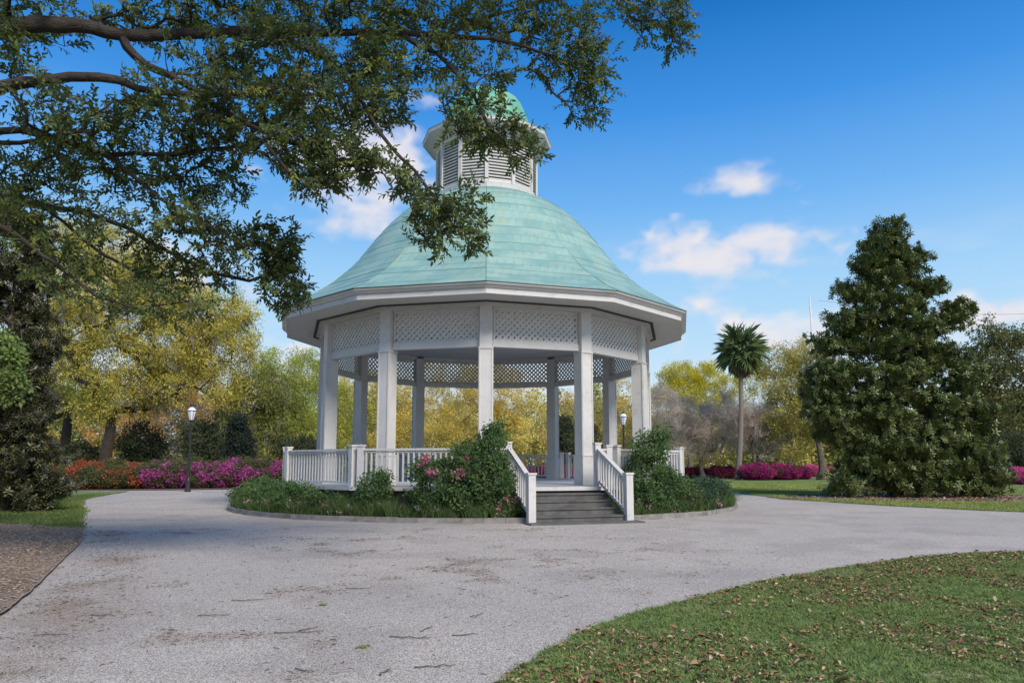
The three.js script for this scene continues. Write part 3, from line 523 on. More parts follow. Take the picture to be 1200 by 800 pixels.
// ------------------------------------------------------------------ the camphor tree that hangs over the path
{
  const base = V(-9.6, 0, -9.2), R = rng(2024);
  const t = thing('overhanging_tree', 'large dark broadleaf tree whose long limbs hang over path and gazebo roof', 'tree', base), inv = base.clone().negate();
  const line = (pts, r0, r1) => { const c = new THREE.CatmullRomCurve3(pts.map(([u, v, d]) => at(u, v, d).add(inv))), n = Math.max(6, Math.round(c.getLength() / 0.3)), out = []; for (let i = 0; i <= n; i++) out.push(c.getPoint(i / n).add(i && i < n ? rv(R).multiplyScalar(0.025) : V(0, 0, 0))); return { pts: out, from: 0, r: (f) => mixn(r0, r1, Math.pow(f, 0.7)) }; };
  const trunk = { from: -1, pts: [V(0.1, -0.1, 0.1), V(0.05, 0.6, 0), V(0.1, 1.5, 0), V(0.25, 2.5, 0.05), V(0.5, 3.6, 0.1), V(0.8, 4.6, 0.1), V(1.0, 5.6, 0.2), V(0.9, 7, 0.3), V(0.5, 8.6, 0.4), V(0.2, 10.2, 0.3)], r: (f) => f < 0.08 ? 0.72 : mixn(0.55, 0.10, Math.pow(f, 0.8)) };
  const limbs = [trunk,
    line([[-150, 60, 9.2], [-40, 40, 9.2], [30, 30, 9.3], [90, 29, 9.5], [142, 40, 9.8], [250, 38, 10.1], [330, 41, 10.3], [420, 38, 10.4], [520, 42, 10.6], [600, 50, 10.8], [650, 66, 10.9], [690, 88, 11]], 0.17, 0.010),
    line([[142, 40, 9.8], [160, 70, 9.8], [214, 98, 9.7], [266, 133, 9.6], [332, 166, 9.5], [394, 186, 9.4], [430, 200, 9.3]], 0.075, 0.014),
    line([[330, 41, 10.3], [380, 70, 10.1], [425, 120, 9.8], [450, 165, 9.5], [480, 195, 9.3], [504, 226, 9.2], [522, 250, 9.1], [535, 275, 9.1]], 0.05, 0.006),
    line([[470, 40, 10.5], [505, 60, 10.3], [534, 84, 10.1], [553, 110, 10.0], [572, 145, 9.9], [590, 168, 9.8], [612, 185, 9.8]], 0.045, 0.006),
    line([[520, 42, 10.6], [570, 20, 11], [640, 2, 11.3], [720, -8, 11.5], [770, 12, 11.5], [795, 30, 11.5]], 0.035, 0.006),
    line([[-120, 130, 8.8], [0, 104, 8.9], [48, 93, 9], [128, 92, 9.1], [160, 102, 9.2], [230, 112, 9.4], [300, 108, 9.7], [380, 112, 9.9], [450, 100, 10]], 0.11, 0.012),
    line([[-110, 160, 9.6], [0, 152, 9.7], [71, 161, 9.9], [114, 178, 10], [166, 181, 10.1], [237, 177, 10.2], [285, 171, 10.3]], 0.075, 0.010),
    line([[-110, 175, 10.2], [0, 166, 10.3], [47, 168, 10.4], [81, 190, 10.5], [166, 204, 10.6], [247, 209, 10.7]], 0.055, 0.008),
    line([[-100, 235, 10], [0, 237, 10.1], [62, 242, 10.2], [133, 261, 10.3], [190, 290, 10.4], [237, 313, 10.5], [285, 328, 10.6], [325, 322, 10.6]], 0.075, 0.008),
    line([[-60, 240, 9.6], [19, 275, 9.5], [62, 309, 9.5], [119, 349, 9.5], [166, 361, 9.5], [225, 352, 9.6]], 0.06, 0.006),
    line([[33, 240, 10.1], [62, 285, 10], [85, 318, 9.9], [142, 351, 9.8], [150, 385, 9.8]], 0.03, 0.005),
    line([[47, 241, 10.2], [104, 285, 10.3], [157, 318, 10.4], [200, 342, 10.5], [240, 365, 10.5]], 0.035, 0.005),
    line([[114, 178, 10], [150, 200, 9.9], [200, 240, 9.8], [240, 262, 9.7], [290, 290, 9.7]], 0.03, 0.005),
  ];
  limbs.slice(1).forEach((l) => { const f = l.pts[0]; if (f.x < 4.2 && f.x < 3.6) { /* reach back to the trunk */ const j = V(0.85, f.y - 0.6, 0.2); const mid = j.clone().lerp(f, 0.5).add(V(0, 0.15, 0)); l.pts.unshift(j, mid); } });
  const E = [ // u, v, ru, rv, n, depth
    [40, 12, 70, 22, 46, 9.6], [150, 6, 70, 18, 44, 10], [240, 12, 60, 20, 50, 10.2], [330, 14, 70, 26, 80, 10.3], [430, 16, 60, 28, 80, 10.4], [520, 14, 60, 26, 76, 10.6], [600, 20, 50, 28, 56, 10.9], [665, 22, 46, 34, 52, 11], [690, 70, 30, 34, 48, 11], [688, 112, 30, 30, 34, 11], [640, 75, 28, 22, 22, 10.9], [772, 22, 40, 30, 46, 11.5], [742, 4, 30, 14, 16, 11.4], [795, 42, 16, 18, 13, 11.5],
    [250, 70, 60, 26, 46, 9.9], [340, 72, 70, 30, 92, 10], [440, 72, 55, 30, 76, 10.2], [520, 70, 40, 24, 34, 10.3], [575, 88, 26, 18, 14, 10.4],
    [200, 118, 70, 30, 66, 9.5], [290, 125, 70, 34, 100, 9.7], [380, 125, 62, 34, 90, 9.8], [450, 118, 40, 28, 42, 9.9], [540, 120, 28, 20, 22, 10], [570, 148, 36, 22, 36, 9.8], [612, 172, 22, 20, 20, 9.8], [545, 158, 22, 18, 15, 9.8],
    [340, 172, 48, 26, 58, 9.5], [400, 190, 42, 26, 50, 9.4], [372, 215, 34, 16, 22, 9.4], [440, 200, 30, 18, 20, 9.3], [480, 215, 24, 16, 16, 9.3], [500, 245, 34, 18, 24, 9.1], [540, 245, 28, 28, 26, 9.1], [505, 280, 22, 16, 14, 9.1], [545, 275, 18, 18, 12, 9.1],
    [60, 130, 60, 26, 40, 9.2], [100, 165, 70, 24, 50, 10], [180, 165, 60, 22, 40, 10.1], [250, 178, 40, 22, 30, 10.3], [30, 200, 50, 26, 40, 10.2], [110, 205, 60, 20, 36, 10.5], [190, 215, 55, 20, 34, 10.6], [260, 215, 40, 20, 24, 10.6], [20, 60, 40, 30, 26, 9.2],
    [60, 245, 55, 20, 24, 10], [140, 262, 45, 16, 20, 10.2], [230, 262, 40, 24, 44, 10], [262, 290, 34, 20, 22, 10.3], [322, 292, 34, 34, 70, 10.5], [330, 335, 28, 28, 44, 10.6], [245, 318, 34, 16, 22, 10.5], [190, 320, 36, 20, 26, 10.4], [210, 352, 40, 18, 18, 9.6], [130, 345, 50, 22, 20, 9.6], [60, 310, 50, 30, 22, 9.6], [20, 275, 36, 30, 22, 9.6], [100, 300, 40, 18, 12, 10], [160, 290, 30, 16, 14, 10.3],
    // above and beside the frame
    [-90, 20, 90, 70, 70, 9.4], [-100, 160, 90, 60, 60, 9.4], [-90, 260, 70, 50, 36, 9.8], [60, -90, 120, 60, 90, 9.8], [250, -90, 120, 60, 90, 10.2], [440, -80, 110, 50, 80, 10.5], [600, -60, 80, 40, 50, 10.9], [-60, -160, 140, 80, 90, 9.2], [180, -220, 160, 70, 90, 9.8],
  ];
  const targets = [];
  for (const [u, v, ru, rw, n, d] of E) { const e = { c: at(u, v, d).add(inv), r: V(ru * d / F, rw * d / F, Math.max(0.45, Math.min(1.0, ru * d / F * 1.1))) }; for (let i = 0; i < n; i++) targets.push(inEll(R, e, 0.15)); }
  const sk = skeleton(limbs, targets, R, 0.16, 0.0036, 0.42, 0.14, 0.05);
  buildWood(t, sk, M.barkDark, 0.03);
  const items = [];
  targets.forEach((p, i) => {
    const end = sk.nodes[sk.ends[i]], prev = sk.nodes[Math.max(0, end.parent)].p, dir = p.clone().sub(prev).normalize(), tone = 0.75 + 0.5 * R();
    for (let k = 0; k < 3; k++) {
      const d = dir.clone().add(rv(R).multiplyScalar(0.9)).normalize(), q = new THREE.Quaternion().setFromUnitVectors(V(1, 0, 0), d).multiply(new THREE.Quaternion().setFromAxisAngle(V(1, 0, 0), (R() - 0.5) * 1.6));
      const young = R() < 0.10 ? R() : 0; items.push({ p: prev.clone().lerp(p, 0.3 + 0.7 * R()).add(rv(R).multiplyScalar(0.06)), s: 0.80 + 0.38 * R(), q, c: col(mix3(mix3([0.085, 0.125, 0.034], [0.140, 0.175, 0.048], R()), [0.34, 0.36, 0.06], young), tone) });
    }
  });
  instances('foliage', GEO.camphor, M.leaf, t, items);
}

// ------------------------------------------------------------------ magnolias, oaks and the other trees
const MAGNOLIA = (c0, c1, per = 3, jit = 0.32, size = 1) => [{ geos: GEO.magnolia, mat: M.gloss, per, jitter: jit, size, colors: [c0, c1, [0.10, 0.11, 0.03]], tilt: 0.9 }];
{
  const b = ground(1062, 583), d = -b.z, e = ell(d);
  tree({ name: 'magnolia_tree', label: 'tall dense dark green magnolia with skirts to the grass beside the gravel', base: b, seed: 31, trunkR: 0.28, trunkH: 3, leader: true, lean: 0.1, shell: 0.55, seg: 0.5, skip: 4, floor: 0.25, limbMin: 0.07,
    crown: [[1042, 268, 9, 14, 14], [1038, 292, 20, 14, 24], [1020, 312, 16, 10, 16], [1066, 302, 16, 11, 18], [1042, 325, 30, 17, 40], [1006, 340, 20, 11, 22], [1084, 336, 14, 11, 16], [1040, 360, 40, 19, 60], [1124, 358, 10, 14, 16], [1112, 376, 12, 10, 12], [1000, 378, 30, 15, 34], [1076, 384, 30, 17, 36], [1036, 402, 48, 19, 70], [978, 402, 16, 11, 18], [1108, 412, 26, 19, 36], [1040, 440, 64, 21, 100], [976, 440, 22, 16, 34], [968, 460, 14, 14, 18], [1126, 446, 22, 16, 30], [1048, 478, 74, 23, 130], [970, 482, 20, 16, 34], [980, 500, 18, 14, 20], [1138, 484, 24, 18, 38], [1056, 515, 78, 23, 130], [990, 512, 20, 16, 26], [1146, 520, 22, 18, 34], [1070, 548, 76, 19, 110], [1018, 545, 24, 14, 28], [1152, 552, 22, 14, 26], [1085, 570, 70, 14, 70], [1150, 570, 22, 10, 20], [1000, 572, 14, 10, 12], [984, 566, 8, 10, 8]].map(e),
    pad: { n: 8, r: 0.50 }, mult: 3.7, layers: MAGNOLIA([0.075, 0.115, 0.034], [0.160, 0.200, 0.064], 4, 0.30, 0.74) });
}
{
  const b = ground(-2, 600), d = -b.z, e = ell(d);
  tree({ name: 'magnolia_tree', label: 'dark olive brown leaved magnolia beside the mulch bed', base: b, seed: 32, trunkR: 0.2, trunkH: 2.2, leader: true, lean: 0.1, shell: 0.5, seg: 0.4, skip: 3, floor: 0.1,
    crown: [[5, 250, 30, 26, 50], [20, 290, 34, 36, 90], [36, 345, 24, 34, 60], [0, 340, 40, 40, 90], [44, 410, 22, 36, 56], [5, 420, 40, 40, 90], [38, 475, 30, 34, 76], [-10, 490, 40, 40, 60], [28, 535, 38, 30, 96], [55, 568, 18, 14, 28], [15, 575, 44, 24, 90], [-45, 400, 40, 120, 120], [-45, 560, 40, 40, 60]].map(e),
    pad: { n: 6, r: 0.40 }, mult: 1.6, layers: MAGNOLIA([0.055, 0.060, 0.032], [0.115, 0.112, 0.060], 5, 0.28, 0.56) });
}
{
  const b = V(-12.9, 0, -17.2), e = ell(17.2);
  tree({ name: 'young_tree', label: 'small bright green broadleaf tree in front of the dark olive magnolia', base: b, seed: 33, trunkR: 0.07, trunkH: 1.5, shell: 0.4, seg: 0.3,
    crown: [[0, 408, 12, 9, 12], [10, 424, 12, 9, 12], [2, 440, 12, 10, 14], [14, 446, 10, 7, 9], [4, 462, 14, 8, 12], [-20, 430, 18, 34, 30]].map(e),
    layers: [{ geos: GEO.shrub, per: 2, jitter: 0.25, size: 1.3, colors: [[0.20, 0.31, 0.07], [0.34, 0.42, 0.12]] }] });
}
const BACK = 'trees at the far edge of the park';
const MOSS = (share, size = 1) => ({ name: 'hanging_moss', geos: GEO.moss, mat: M.leaf, per: 1, share, jitter: 0.5, size, colors: [[0.20, 0.20, 0.16], [0.27, 0.26, 0.21]], tilt: 0.15, dy: -0.3 });
function far(u, v, o, list, depth) {                                 // tree whose foot stands at pixel (u, v) of the ground or at a depth
  const b = depth ? V(at(u, 540, depth).x, 0, -depth) : ground(u, v), d = -b.z;
  return tree({ base: b, shell: 0.35, seg: 0.9, skip: 1, ...o, crown: list.map(ell(d)) });
}
const LEAVES = (geos, c0, c1, per = 3, jitter = 0.7, size = 1, c2) => ({ geos, per, jitter, size, colors: [c0, c1, c2] });
const OAKY = [[0.54, 0.48, 0.09], [0.68, 0.58, 0.12], [0.38, 0.38, 0.09]];
far(125, 0, { name: 'oak_tree', label: 'broad oak with thick forked trunk and yellow olive leaves behind red azaleas', seed: 41, trunkR: 0.6, trunkH: 5, tipR: 0.02, lean: 0, wood: M.barkDark, layers: [LEAVES(GEO.fine, OAKY[0], OAKY[1], 4, 0.9, 1, OAKY[2]), MOSS(0.25)] },
  [[130, 300, 60, 36, 70], [185, 335, 60, 40, 80], [240, 365, 46, 34, 60], [130, 365, 60, 40, 80], [195, 400, 55, 34, 70], [255, 410, 40, 40, 52], [285, 395, 18, 34, 20], [130, 425, 60, 34, 64], [200, 450, 50, 24, 40], [150, 465, 45, 20, 34], [262, 455, 30, 20, 20], [105, 480, 30, 16, 16]], 57);
far(72, 0, { name: 'oak_tree', label: 'mossy oak with leaning grey trunk and yellow leaves beside the dark olive magnolia', seed: 42, trunkR: 0.6, trunkH: 5, tipR: 0.02, lean: -0.1, wood: M.barkDark, layers: [LEAVES(GEO.fine, OAKY[0], OAKY[1], 4, 0.9, 1, OAKY[2]), MOSS(0.3)] },
  [[70, 300, 50, 40, 70], [40, 350, 50, 40, 56], [85, 380, 40, 40, 56], [50, 420, 44, 36, 50], [85, 450, 34, 26, 30], [20, 460, 40, 30, 24]], 62);
far(342, 0, { name: 'spring_tree', label: 'light green spring tree standing left of the gazebo columns', seed: 43, trunkR: 0.3, layers: [LEAVES(GEO.fine, [0.40, 0.46, 0.08], [0.56, 0.58, 0.12], 4, 0.8)] },
  [[330, 430, 34, 20, 30], [362, 440, 26, 26, 30], [335, 462, 42, 26, 44], [318, 495, 36, 26, 36], [352, 500, 34, 34, 44]], 66);
far(300, 0, { name: 'spring_tree', label: 'darker olive green tree behind the small dark conifer', seed: 44, trunkR: 0.3, layers: [LEAVES(GEO.fine, [0.23, 0.26, 0.06], [0.34, 0.34, 0.09], 4, 0.8), MOSS(0.3)] },  // leaves darker and more olive than the trees beside it
  [[300, 445, 26, 24, 30], [288, 475, 34, 30, 44], [318, 470, 26, 34, 34], [300, 510, 34, 20, 30]], 63);
far(385, 0, { name: 'spring_tree', label: 'fresh green tree seen between the left gazebo columns', seed: 45, trunkR: 0.3, layers: [LEAVES(GEO.fine, [0.44, 0.46, 0.08], [0.60, 0.56, 0.12], 4, 0.8)] },
  [[388, 455, 26, 24, 30], [405, 485, 34, 34, 44], [380, 505, 34, 28, 36]], 70);
const GOLD = [[0.70, 0.56, 0.13], [0.82, 0.66, 0.20], [0.52, 0.48, 0.11]];
far(455, 0, { name: 'golden_tree', label: 'golden leaved tree seen through the gazebo behind the left railing', seed: 46, trunkR: 0.4, layers: [LEAVES(GEO.fine, GOLD[0], GOLD[1], 5, 1.0, 1, GOLD[2])] },
  [[430, 455, 34, 26, 36], [462, 465, 36, 36, 50], [440, 500, 40, 32, 50], [480, 505, 30, 30, 34]], 80);
far(545, 0, { name: 'golden_tree', label: 'wide golden leaved tree seen through the gazebo behind the pink flowering shrub', seed: 47, trunkR: 0.5, layers: [LEAVES(GEO.fine, GOLD[0], GOLD[1], 5, 1.0, 1, GOLD[2])] },
  [[525, 455, 46, 26, 50], [570, 455, 36, 30, 40], [510, 495, 36, 30, 44], [556, 500, 50, 30, 60], [598, 470, 26, 34, 36], [600, 510, 24, 22, 24], [540, 430, 50, 14, 24]], 84);
far(712, 0, { name: 'golden_tree', label: 'pale gold tree seen through the gazebo beside the right lamp', seed: 48, trunkR: 0.4, layers: [LEAVES(GEO.fine, [0.66, 0.50, 0.15], [0.80, 0.62, 0.22], 4, 0.8)] },
  [[700, 480, 34, 30, 44], [735, 470, 26, 34, 36], [720, 515, 34, 22, 34], [665, 470, 12, 14, 8], [655, 520, 22, 18, 18]], 88);
far(228, 0, { name: 'golden_tree', label: 'orange gold tree glimpsed behind the left lamp post', seed: 49, trunkR: 0.4, layers: [LEAVES(GEO.fine, [0.66, 0.36, 0.09], [0.78, 0.48, 0.15], 4, 0.8)] },
  [[225, 400, 26, 30, 40], [200, 460, 34, 40, 60], [240, 450, 26, 44, 56], [170, 500, 40, 20, 30], [90, 520, 50, 24, 40]], 96);
far(808, 0, { name: 'yellow_tree', label: 'bright chartreuse yellow tree left of the palm', seed: 50, trunkR: 0.45, layers: [LEAVES(GEO.fine, [0.60, 0.54, 0.035], [0.76, 0.68, 0.06], 6, 0.9, 1, [0.26, 0.30, 0.03])] },
  [[800, 440, 28, 16, 34], [830, 442, 26, 16, 34], [782, 458, 24, 18, 30], [815, 462, 40, 18, 50], [848, 455, 20, 18, 22], [800, 485, 46, 18, 30]], 98);
far(884, 0, { name: 'yellow_tree', label: 'dull yellow tree behind the palm trunk', seed: 51, trunkR: 0.4, layers: [LEAVES(GEO.fine, [0.44, 0.39, 0.055], [0.58, 0.50, 0.07], 4, 0.8)] },
  [[888, 452, 20, 16, 24], [880, 480, 30, 20, 30]], 100);
const GREYT = (u, depth, seed, label, list) => far(u, 0, { name: 'bare_tree', label, seed, trunkR: 0.3, trunkH: 2.5, tipR: 0.016, wood: M.bark, group: undefined, layers: [{ name: 'twig_haze', geos: GEO.twigs, mat: M.leaf, per: 2, jitter: 0.9, size: 1.1, colors: [[0.64, 0.53, 0.44], [0.76, 0.62, 0.51]], tilt: 1.2 }, { name: 'hanging_moss', geos: GEO.moss, mat: M.leaf, per: 1, share: 0.35, jitter: 0.7, size: 0.9, colors: [[0.50, 0.45, 0.41], [0.62, 0.55, 0.49]], tilt: 0.2 }] }, list, depth);
GREYT(822, 76, 52, 'bare grey twiggy tree hung with moss left of the palm', [[805, 490, 34, 22, 50], [830, 500, 34, 26, 60], [815, 520, 40, 14, 40], [845, 480, 20, 20, 24]]);
GREYT(888, 74, 53, 'bare grey twiggy tree hung with moss right of the palm', [[880, 490, 34, 24, 60], [905, 500, 26, 26, 44], [890, 520, 40, 14, 44], [862, 505, 20, 20, 24]]);
GREYT(782, 82, 54, 'bare grey brown tree rising beside the gazebo rail corner', [[775, 480, 20, 26, 36], [785, 505, 24, 26, 40], [768, 515, 16, 20, 22]]);
far(925, 0, { name: 'olive_tree', label: 'olive yellow leaved tree between palm and magnolia', seed: 55, trunkR: 0.35, layers: [LEAVES(GEO.fine, [0.46, 0.42, 0.11], [0.62, 0.54, 0.15], 4, 0.8)] },
  [[915, 425, 28, 20, 36], [945, 420, 24, 26, 34], [930, 455, 36, 26, 56], [915, 480, 26, 26, 34], [948, 485, 22, 36, 40], [925, 515, 24, 22, 28]], 72);
far(1172, 0, { name: 'airy_tree', label: 'loose olive green tree showing sky between its leaves behind the magnolia', seed: 56, trunkR: 0.4, layers: [LEAVES(GEO.far, [0.14, 0.16, 0.045], [0.22, 0.22, 0.065], 2, 0.9)] },
  [[1160, 395, 26, 16, 24], [1190, 400, 26, 20, 30], [1165, 425, 34, 20, 40], [1195, 445, 30, 26, 40], [1155, 455, 26, 30, 40], [1185, 485, 36, 30, 60], [1160, 515, 40, 24, 60], [1215, 470, 26, 60, 60], [1240, 420, 30, 40, 30]], 62);
far(962, 0, { name: 'slim_tree', label: 'slim olive leaved tree beside the magnolia skirt', seed: 57, trunkR: 0.42, trunkH: 4.5, wood: M.bark, lean: 0, layers: [LEAVES(GEO.fine, [0.22, 0.22, 0.05], [0.31, 0.28, 0.07], 3, 0.8)] },
  [[965, 430, 24, 34, 40], [958, 465, 26, 30, 40], [975, 480, 20, 26, 24]], 70);
// small dark conifer and dark understorey shrubs
far(279, 0, { name: 'conifer', label: 'small dark blue green conifer above the purple azaleas', seed: 58, trunkR: 0.12, trunkH: 1, leader: true, layers: [LEAVES(GEO.far, [0.022, 0.040, 0.026], [0.035, 0.055, 0.034], 3, 0.35, 0.7)] },
  [[279, 495, 5, 8, 14], [279, 508, 9, 9, 24], [279, 522, 13, 9, 34], [279, 536, 16, 8, 36]], 51);
const DARK = [[0.055, 0.075, 0.030], [0.095, 0.115, 0.044]];
for (const [u, v, ru, rv_, dep, seed] of [[165, 520, 26, 22, 60, 1], [240, 518, 24, 22, 58, 3], [95, 535, 18, 16, 59, 6], [350, 528, 24, 16, 60, 7], [664, 515, 14, 28, 66, 8], [690, 520, 14, 24, 68, 9], [1130, 530, 40, 22, 56, 10], [1190, 528, 30, 20, 58, 11]])
  far(u, 0, { name: 'evergreen_shrub', category: 'shrub', label: u < 400 ? 'dark evergreen shrub under the oaks behind the azalea bank' : u < 800 ? 'dark evergreen shrub seen through the gazebo columns' : 'dark evergreen shrub behind the tall magnolia', group: u < 400 ? 'shrubs under the oaks' : u < 800 ? 'shrubs beyond the gazebo' : 'shrubs behind the magnolia', seed: 60 + seed, trunkR: 0.1, trunkH: 0.8, limbMin: 0.2, layers: [LEAVES(GEO.far, DARK[0], DARK[1], 3, 0.5, 0.8)] }, [[u, v, ru, rv_, 46], [u, v + 14, ru * 0.9, 14, 24]], dep);
// far woodland that reads as one mass
{
  const R = rng(900), items = [], wood = new THREE.Group(); wood.name = 'far_woodland'; wood.userData = { kind: 'stuff', label: 'mixed woodland closing the view beyond the park' }; scene.add(wood);
  for (let i = 0; i < 9000; i++) {
    const az = -1.0 + 2.0 * R(), dist = 108 + 30 * R(), h = (3.5 + 13 * fbm(az * 14, 3, 5, 4)) * R(), x = Math.sin(az) * dist, z = -Math.cos(az) * dist, k = fbm(az * 22, 8, 6, 3), g = R();
    items.push({ p: V(x, 0.3 + h, z), s: 1.5 + 1.3 * R(), q: turnQ(R, 1), c: col(mix3(mix3([0.34, 0.36, 0.10], [0.66, 0.55, 0.16], smooth(0.35, 0.65, k)), [0.40, 0.34, 0.27], smooth(0.6, 0.8, fbm(az * 18 + 4, 1, 7, 3))), 0.75 + 0.5 * g) });
  }
  instances('foliage', GEO.far, M.leaf, wood, items);
}

// ------------------------------------------------------------------ palm
{
  const b = ground(865, 562), d = -b.z, k = d / F, R = rng(70), t = thing('palm_tree', 'tall cabbage palm with bare trunk and round head of fan leaves', 'palm', b);
  const top = at(869, 412, d).sub(b), pts = []; for (let i = 0; i <= 24; i++) { const f = i / 24; pts.push(V(top.x * f + 0.12 * Math.sin(f * 4), top.y * f - 0.1 * (i === 0), 0.1 * Math.sin(f * 3))); }
  part('trunk', new Builder().tube(pts, (f) => 3.7 * k * (1.15 - 0.5 * Math.min(1, f * 8) * 0.5 - 0.22 * f) * (1 + 0.03 * Math.sin(f * 160)), 12).geo(), M.palmTrunk, t);
  const frond = (seed, dead) => { // stalk and a folded fan of blades
    const b2 = new Builder(true), Q = rng(seed), L = 0.95, c0 = dead ? [0.34, 0.25, 0.15] : [0.19, 0.26, 0.095];
    const s = [b2.v(0, 0.03, 0, 0, 0, c0), b2.v(0, -0.03, 0, 0, 0, c0), b2.v(L, 0.02, 0, 0, 0, c0), b2.v(L, -0.02, 0, 0, 0, c0)]; b2.quad(s[0], s[1], s[3], s[2]);
    const s2 = [b2.v(0, 0, 0.03, 0, 0, c0), b2.v(0, 0, -0.03, 0, 0, c0), b2.v(L, 0, 0.02, 0, 0, c0), b2.v(L, 0, -0.02, 0, 0, c0)]; b2.quad(s2[0], s2[1], s2[3], s2[2]);
    const n = 19; for (let i = 0; i < n; i++) { const a = (i / (n - 1) - 0.5) * 3.7 * (dead ? 0.5 : 1), len = 1.25 * (0.75 + 0.35 * Math.cos(a * 0.6)) * (0.9 + 0.2 * Q()), c = col(c0, 0.75 + 0.6 * Q()), dr = 0.15 + 0.35 * Q(), w = 0.055;
      const m = [Math.cos(a), Math.sin(a)], q = [-m[1], m[0]], zz = 0.10 * (i % 2 ? 1 : -1) * 0.3;
      const p0 = b2.v(L, 0, 0, 0, 0, c), l = b2.v(L + m[0] * len * 0.55 + q[0] * w, -dr * len * 0.2 + zz, m[1] * len * 0.55 + q[1] * w, 0, 0, c), r = b2.v(L + m[0] * len * 0.55 - q[0] * w, -dr * len * 0.2 - zz, m[1] * len * 0.55 - q[1] * w, 0, 0, c), e = b2.v(L + m[0] * len, -dr * len, m[1] * len, 0, 0, c); b2.quad(p0, l, e, r); }
    return b2.geo();
  };
  const live = [frond(1, false), frond(2, false), frond(3, false)], dead = [frond(4, true), frond(5, true)];
  for (let i = 0; i < 46; i++) { const el = 1.4 - 2.1 * Math.pow(i / 45, 0.9), az = i * 2.4, m = part('frond', live[i % 3], M.leaf, t); m.position.copy(top).add(V(0, 0.2 * Math.sin(el), 0)); m.rotation.set(0, az, 0, 'YXZ'); m.rotation.order = 'YXZ'; m.rotation.z = el; m.rotation.x = (R() - 0.5) * 1.4; m.scale.setScalar(1.02 + 0.4 * R()); }
  for (let i = 0; i < 20; i++) { const m = part('dead_frond', dead[i % 2], M.leaf, t); m.position.copy(top).add(V(0, -0.25, 0)); m.rotation.order = 'YXZ'; m.rotation.y = i * 2.4 + 1; m.rotation.z = -0.85 - 0.6 * R(); m.scale.setScalar(0.85 + 0.35 * R()); }
}

// ------------------------------------------------------------------ azaleas
const azGeoLeaf = [clumpGeo(81, 26, 0.22, 0.10, 0.05)], azGeoFlower = [clumpGeo(82, 30, 0.24, 0.085, 0.075), clumpGeo(83, 26, 0.22, 0.08, 0.07)];
function azalea(base, w, h, colors, leafShare, label, group, seed) {
  const R = rng(seed), t = thing('azalea_bush', label, 'azalea', base, 0, group), fl = [], lf = [], b = new Builder(), n = Math.round(60 * w * h) + 30;
  for (let i = 0; i < 7; i++) { const a = R() * 6.28, e = V(Math.cos(a) * w * 0.35, h * 0.75, Math.sin(a) * w * 0.3); b.tube([V(0, -0.05, 0), e.clone().multiplyScalar(0.5).add(V(0, 0.1, 0)), e], (f) => 0.03 * (1 - 0.7 * f), 5); }
  part('stems', b.geo(), M.bark, t, 'stuff');
  for (let i = 0; i < n * 2; i++) { const v = rv(R), q = 0.72 + 0.28 * Math.sqrt(R()), bump = 0.8 + 0.4 * fbm(v.x * 2.2 + seed, v.z * 2.2, seed, 3), p = V(v.x * w / 2 * q * bump, Math.max(0.12, (0.5 + 0.5 * v.y) * h * 0.8 * bump * q + 0.08), v.z * w / 2 * q * bump), isF = fbm(v.x * 3 + seed, v.y * 3 + v.z, seed + 5, 3) > leafShare; (isF && R() > 0.12 ? fl : lf).push({ p, s: 0.8 + 0.5 * R(), q: turnQ(R, 1.2), c: isF ? col(mix3(colors[0], colors[1], R()), 0.8 + 0.4 * R()) : col(mix3([0.08, 0.10, 0.03], [0.17, 0.17, 0.05], R()), 0.8 + 0.4 * R()) }); }
  instances('leaves', azGeoLeaf, M.leaf, t, lf); instances('blossom', azGeoFlower, M.petal, t, fl);
}
